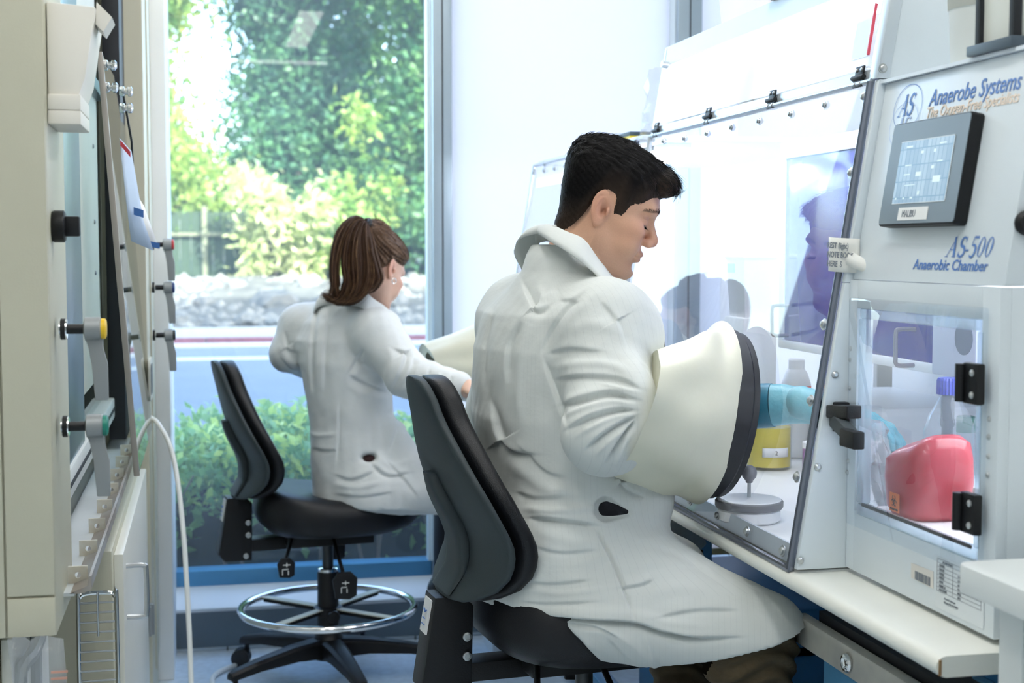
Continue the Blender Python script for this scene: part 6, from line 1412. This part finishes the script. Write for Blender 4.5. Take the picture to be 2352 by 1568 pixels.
MB().tube(spline([npa((.93, 2.915, .97)), npa((1.0, 2.925, .972)), npa((1.075, 2.93, .97))], 8), [.042, .041, .04, .038, .036, .034, .032, .031], 20).build('glove_gauntlet', GLV, gl2, angle=60)

# ================================================================== the woman
WAZ = R(52); WF = npa((math.cos(WAZ), math.sin(WAZ), 0)); WL = npa((-math.sin(WAZ), math.cos(WAZ), 0))
wom = thing('person', 'person with brown ponytail in white lab coat sitting by the clear window', 'person', (.42, 4.05, 0))
B_, Q_ = head_matrix((0, 0, 0), R(38), R(30), R(-6), .95); Q_ = V(905, 620, 3.98) + B_[:, 1] / .95 * .074
toW = lambda p: ((npa(p) - Q_) @ B_) / .95 ** 2
nbW = V(812, 705, 4.05)
hf = head_field(.0026, toW(nbW), .046, True, lo=(-.16, -.11, -.215), hi=(.13, .11, .13))
HP, HF_ = hf.mesh('head'); HP = relax(HP, HF_, 1, .35); me = np_mesh('body', HP @ B_.T + Q_, HF_)
vcol(me, 'tone', skin_tone(HP, (.66, .43, .33), (.72, .28, .20), .0, (.5, .2, .18))); wbody = place('body', me, SKIN, wom)
hr = Field((-.14, -.105, -.08), (.125, .105, .15), .003); sl, X, Y, Z = hr.all(); z = hr.ax[2][sl[2]]; hb_ = head_base(X, Y, Z, z)
zl = np.interp(hr.ax[0], [-.12, -.07, -.045, -.030, -.02, .0, .02, .04, .06, .075, .09], [-.055, -.050, -.032, -.005, .022, .034, .034, .040, .055, .070, .078]).astype('f')[:, None, None]
up_ = np.clip((Z - zl) / .02, -.5, 1); hr.d[:] = hb_ - .012 * up_ - .015 * np.clip((Z - .015) / .05, 0, 1) * np.clip((-X + .05) / .07, 0, 1)
tie = toW(V(846, 514, 3.945)); hr.cone(tie * .72 + npa((0, 0, .008)), tie, .045, .014, .05)
P, F = hr.mesh('hair'); N = normals(P, F); dt = P - tie; aa = np.arctan2(dt[:, 1], dt[:, 2]) ; P = P + N * (.0012 * np.sin(aa * 46 + 2 * np.sin(aa * 9)) + .0008 * np.sin(aa * 90))[:, None]
me = np_mesh('hair', P @ B_.T + Q_, F); v_ = .5 + .5 * np.sin(aa * 30 + 4 * np.sin(aa * 7)); vcol(me, 'tone', npa((.050, .026, .016)) * (1 - v_[:, None] * .6) + npa((.20, .115, .065)) * v_[:, None] * .6); whair = place('hair', me, HAIRM, wom)
BRN = mat('brown hair strands', (.13, .062, .030), .5, spec=.25, var=.5, vscale=60, var2=(.24, .14, .075)); BRD = mat('dark brown hair strands', (.042, .020, .011), .5, spec=.2)
# strands pulled back to the tie
out = []; rg = np.random.default_rng(6); ids = np.flatnonzero(np.linalg.norm(P - tie, axis=1) > .035); ids = ids[rg.integers(0, len(ids), 1500)]
for i in ids:
    p = P[i]; q = []; d0 = tie - p; L = min(.06, np.linalg.norm(d0) * .7)
    d0 = d0 - N[i] * (d0 @ N[i]); d0 /= np.linalg.norm(d0) + 1e-9
    q = [p + N[i] * .0008 + d0 * L * t - N[i] * (L * t) ** 2 * 5.0 for t in np.linspace(0, 1, 5)]; out.append(np.array(q) @ B_.T + Q_)
ribbons(out[:900], .0006, 'hair_strands', BRD, whair)['kind'] = 'stuff'; ribbons(out[900:], .0006, 'hair_strands', BRN, whair)['kind'] = 'stuff'
# ponytail: locks along guide curves, then fine strands
guides = [[(846, 512), (815, 500), (785, 530), (768, 590), (766, 640), (772, 690)], [(846, 513), (822, 506), (800, 540), (790, 600), (795, 650), (775, 688), (742, 676)], [(846, 514), (830, 510), (815, 550), (812, 610), (815, 650), (795, 690), (752, 684)],
          [(847, 516), (840, 520), (838, 560), (842, 610), (838, 655), (812, 690), (770, 693)], [(847, 517), (844, 530), (846, 570), (852, 612), (850, 648), (832, 676), (796, 692)], [(848, 519), (850, 540), (854, 580), (864, 618), (868, 640), (858, 656), (842, 664)], [(847, 516), (830, 520), (822, 570), (826, 630), (818, 670), (790, 695)], [(846, 512), (806, 502), (776, 548), (766, 610), (768, 650), (762, 675)]]
lk, fine, fined = [], [], []
for gi, g in enumerate(guides):
    for j in range(24):
        dz = rg.uniform(-.030, .030); ox, oy = rg.normal(0, 4.0), rg.normal(0, 4.0); n_ = len(g)
        pts = [V(x + ox * min(1, k / 2), y + oy * min(1, k / 2), 3.925 - .012 * math.sin(math.pi * k / (n_ - 1)) + dz * min(1, k / 2)) for k, (x, y) in enumerate(g)]
        s = spline(pts, 16); lk.append((s, rg.uniform(.0025, .0058)))
        for _ in range(5):
            jit = rg.normal(0, .006, 3) * npa((1, 1, .6)); ss = s + np.linspace(0, 1, 16)[:, None] ** .6 * jit; (fine if rg.random() < .55 else fined).append(ss)
pm = MB()
for s, r in lk: pm.tube(s, [r * min(1, .35 + k * .18) * (1 if k < 10 else max(.12, 1 - (k - 10) * .16)) for k in range(16)], 8)
pt = pm.build('ponytail', BRD, wom, angle=80); pt['kind'] = 'stuff'
ribbons(fine, .0009, 'ponytail_strands', BRN, pt)['kind'] = 'stuff'; ribbons(fined, .0009, 'ponytail_strands', BRD, pt)['kind'] = 'stuff'
MB().lathe([(.011, -.006), (.0145, -.004), (.0155, 0), (.0145, .004), (.011, .006)], V(846, 514, 3.935), V(820, 504, 3.93) - V(870, 530, 3.96), 20).build('hair_tie', GASKET, wom)
er = V(905, 640, 3.968)
MB().tube([er + npa((.006 * math.cos(a), 0.003 * math.cos(a), .0075 * math.sin(a) - .006)) for a in np.arange(22) * 2 * math.pi / 22], .0016, 8, True).build('earring', mat('silver', (.85, .85, .84), .15, metal=1.), wom)
# coat
cl_ = [(842, 1150), (842, 1110), (815, 1050), (806, 980), (800, 900), (795, 830), (786, 780), (790, 740), (800, 712), (808, 690)]
ctr = [V(x, y, 4.06) for x, y in cl_]; zs = npa([c[2] for c in ctr])
cw = Field((.10, 3.62, .47), (.98, 4.52, 1.20), .0065)
cw.loft(zs, npa([c[0] for c in ctr]), npa([c[1] for c in ctr]), npa((.16, .16, .125, .115, .118, .122, .112, .095, .075, .062)), npa((.165, .165, .130, .116, .124, .136, .140, .115, .082, .064)), WAZ, 2.2, 0, back=npa((.12, .12, .105, .10, .105, .112, .105, .09, .072, .06)))
sR, eR, wR = V(866, 765, 3.96), V(938, 862, 3.90), V(1052, 886, 3.80); sL, eL, wL = V(694, 752, 4.13), V(662, 812, 4.12), V(730, 845, 4.26)
nb = V(802, 715, 4.06)
for s_ in (sR, sL): cw.cone(nb + (s_ - nb) * .3, s_, .05, .064, .04)
cw.cone(sR, eR, .070, .060, .03); cw.cone(eR, wR, .058, .040, .02); cw.cone(sL, eL, .066, .052, .03); cw.cone(eL, wL, .052, .045, .02); cw.ell(eR + npa((.0, 0, -.012)), (.058, .05, .045), .02)
cw.cone((.47, 3.98, .605), (.80, 3.93, .575), .088, .07, .05); cw.cone((.42, 4.14, .60), (.74, 4.30, .575), .088, .07, .05); cw.ell((.60, 4.10, .60), (.17, .2, .055), .05)
cw.cone(V(905, 1000, 4.02), V(945, 1060, 4.0), .04, .035, .05)
sl, X, Y, Z = cw.all(); cw.d[:] = np.maximum(cw.d, .522 + .0 * X - Z); cw.ell(V(848, 1052, 3.95), (.024, .03, .012), .006, 'c')
P, F = cw.mesh('coat'); P = relax(P, F, 1, .5); P, F = subdivide(P, F); N = normals(P, F); P = P + N * (.0018 * wav(P, 50, 13) + .001 * wav(P * npa((1, 1, .5)), 130, 16))[:, None]
FW = [([(728, 690), (716, 760), (712, 830), (716, 900)], 7, -6), ([(742, 690), (732, 760), (728, 840), (732, 930)], 8, 6), ([(752, 720), (744, 800), (742, 900)], 7, -4), ([(835, 800), (815, 830), (795, 862)], 7, -4), ([(800, 860), (840, 880), (890, 900)], 9, -5), ([(790, 880), (840, 905), (900, 920)], 9, 4),
      ([(850, 790), (830, 840), (810, 870)], 8, 4), ([(905, 800), (930, 815), (915, 860), (900, 893)], 7, -7), ([(890, 795), (900, 830), (880, 880)], 8, 5), ([(950, 820), (940, 850), (925, 890)], 6, -6), ([(965, 830), (955, 860), (945, 890)], 6, 5), ([(985, 845), (980, 870), (985, 890)], 5, -4), ([(1010, 855), (1005, 885)], 5, 4), ([(1035, 862), (1030, 890)], 5, -4),
      ([(778, 930), (776, 1000), (772, 1060)], 5, -4), ([(706, 990), (730, 1000), (775, 996)], 5, 4), ([(720, 1030), (750, 1034), (774, 1032)], 5, -4), ([(770, 1090), (810, 1100), (860, 1080)], 7, -5), ([(765, 1110), (820, 1118), (880, 1105)], 7, 5), ([(770, 1135), (830, 1140), (900, 1130)], 6, -4), ([(860, 1040), (900, 1070), (950, 1050)], 8, 6), ([(850, 1060), (890, 1090), (940, 1085)], 7, -7), ([(890, 1060), (930, 1100), (960, 1140)], 6, -4),
      ([(650, 760), (660, 800), (690, 810)], 7, -5), ([(640, 790), (665, 830), (695, 835)], 7, 5), ([(645, 820), (670, 848), (695, 850)], 6, -4), ([(905, 930), (910, 980), (890, 1040)], 8, -4), ([(860, 950), (862, 1000), (855, 1040)], 8, 3)]
P = folds(P, N, FW); me = np_mesh('lab_coat', P, F); vcol(me, 'weave', np.zeros((len(P), 3)))
COATW = coat_mat('soft white coat cloth', (.70, .725, .73), .0); wc = place('lab_coat', me, COATW, wom)
collar2(wc, [V(795, 668, 4.0), V(830, 666, 3.965), V(860, 688, 3.96), V(884, 704, 3.975), V(902, 722, 4.0)], [V(790, 702, 3.985), V(822, 704, 3.945), V(852, 724, 3.935), V(884, 748, 3.945), V(908, 756, 3.975)], V(806, 700, 4.05), WL, COATW, .78)
pkt = spline([V(706, 992, 4.02), V(740, 996, 3.97), V(775, 996, 3.935)], 8); pk2 = spline([V(722, 1031, 4.02), V(750, 1034, 3.97), V(774, 1033, 3.935)], 8)
HND = col_mat('skin even'); hn = hand('hand', V(1072, 892, 3.785), V(1110, 905, 3.75) - V(1072, 892, 3.785), (0, 0, 1), mat('fair skin', (.66, .42, .31), .5, sss=.1), wom, .92, .5, 1)
MB().lathe([(.001, -.02), (.016, -.014), (.022, 0), (.016, .014), (.001, .02)], V(848, 1053, 3.975), (-.2, .9, .2), 16, 1., .6).build('shirt', mat('dark maroon shirt', (.03, .010, .012), .9), wom)
tr = Field((.62, 3.84, .20), (.92, 4.42, .66), .008)
for kn, an in ((npa((.80, 3.93, .56)), npa((.78, 3.95, .28))), (npa((.74, 4.30, .56)), npa((.72, 4.28, .28)))): tr.cone(kn - npa((.06, 0, 0)), kn, .062, .060, .02); tr.cone(kn, an, .060, .045, .02)
tr.cone((.72, 3.96, .56), (.68, 4.27, .56), .03, .03, .02)
P, F = tr.mesh('trousers'); place('trousers', np_mesh('trousers', P, F), mat('dark trousers', (.02, .022, .03), .8), wom)
for an in (npa((.78, 3.95, .30)), npa((.72, 4.28, .30))):
    sf = Field(an + npa((-.12, -.09, -.13)), an + npa((.20, .09, .03)), .008); sf.cone(an + npa((0, 0, -.02)), an + npa((-.01, 0, -.07)), .038, .04, .02); sf.cone(an + npa((-.03, 0, -.082)), an + npa((.12, 0, -.088)), .034, .028, .03)
    P, F = sf.mesh('shoe'); place('shoe', np_mesh('shoe', P, F), mat('dark shoe', (.03, .028, .026)), wom)
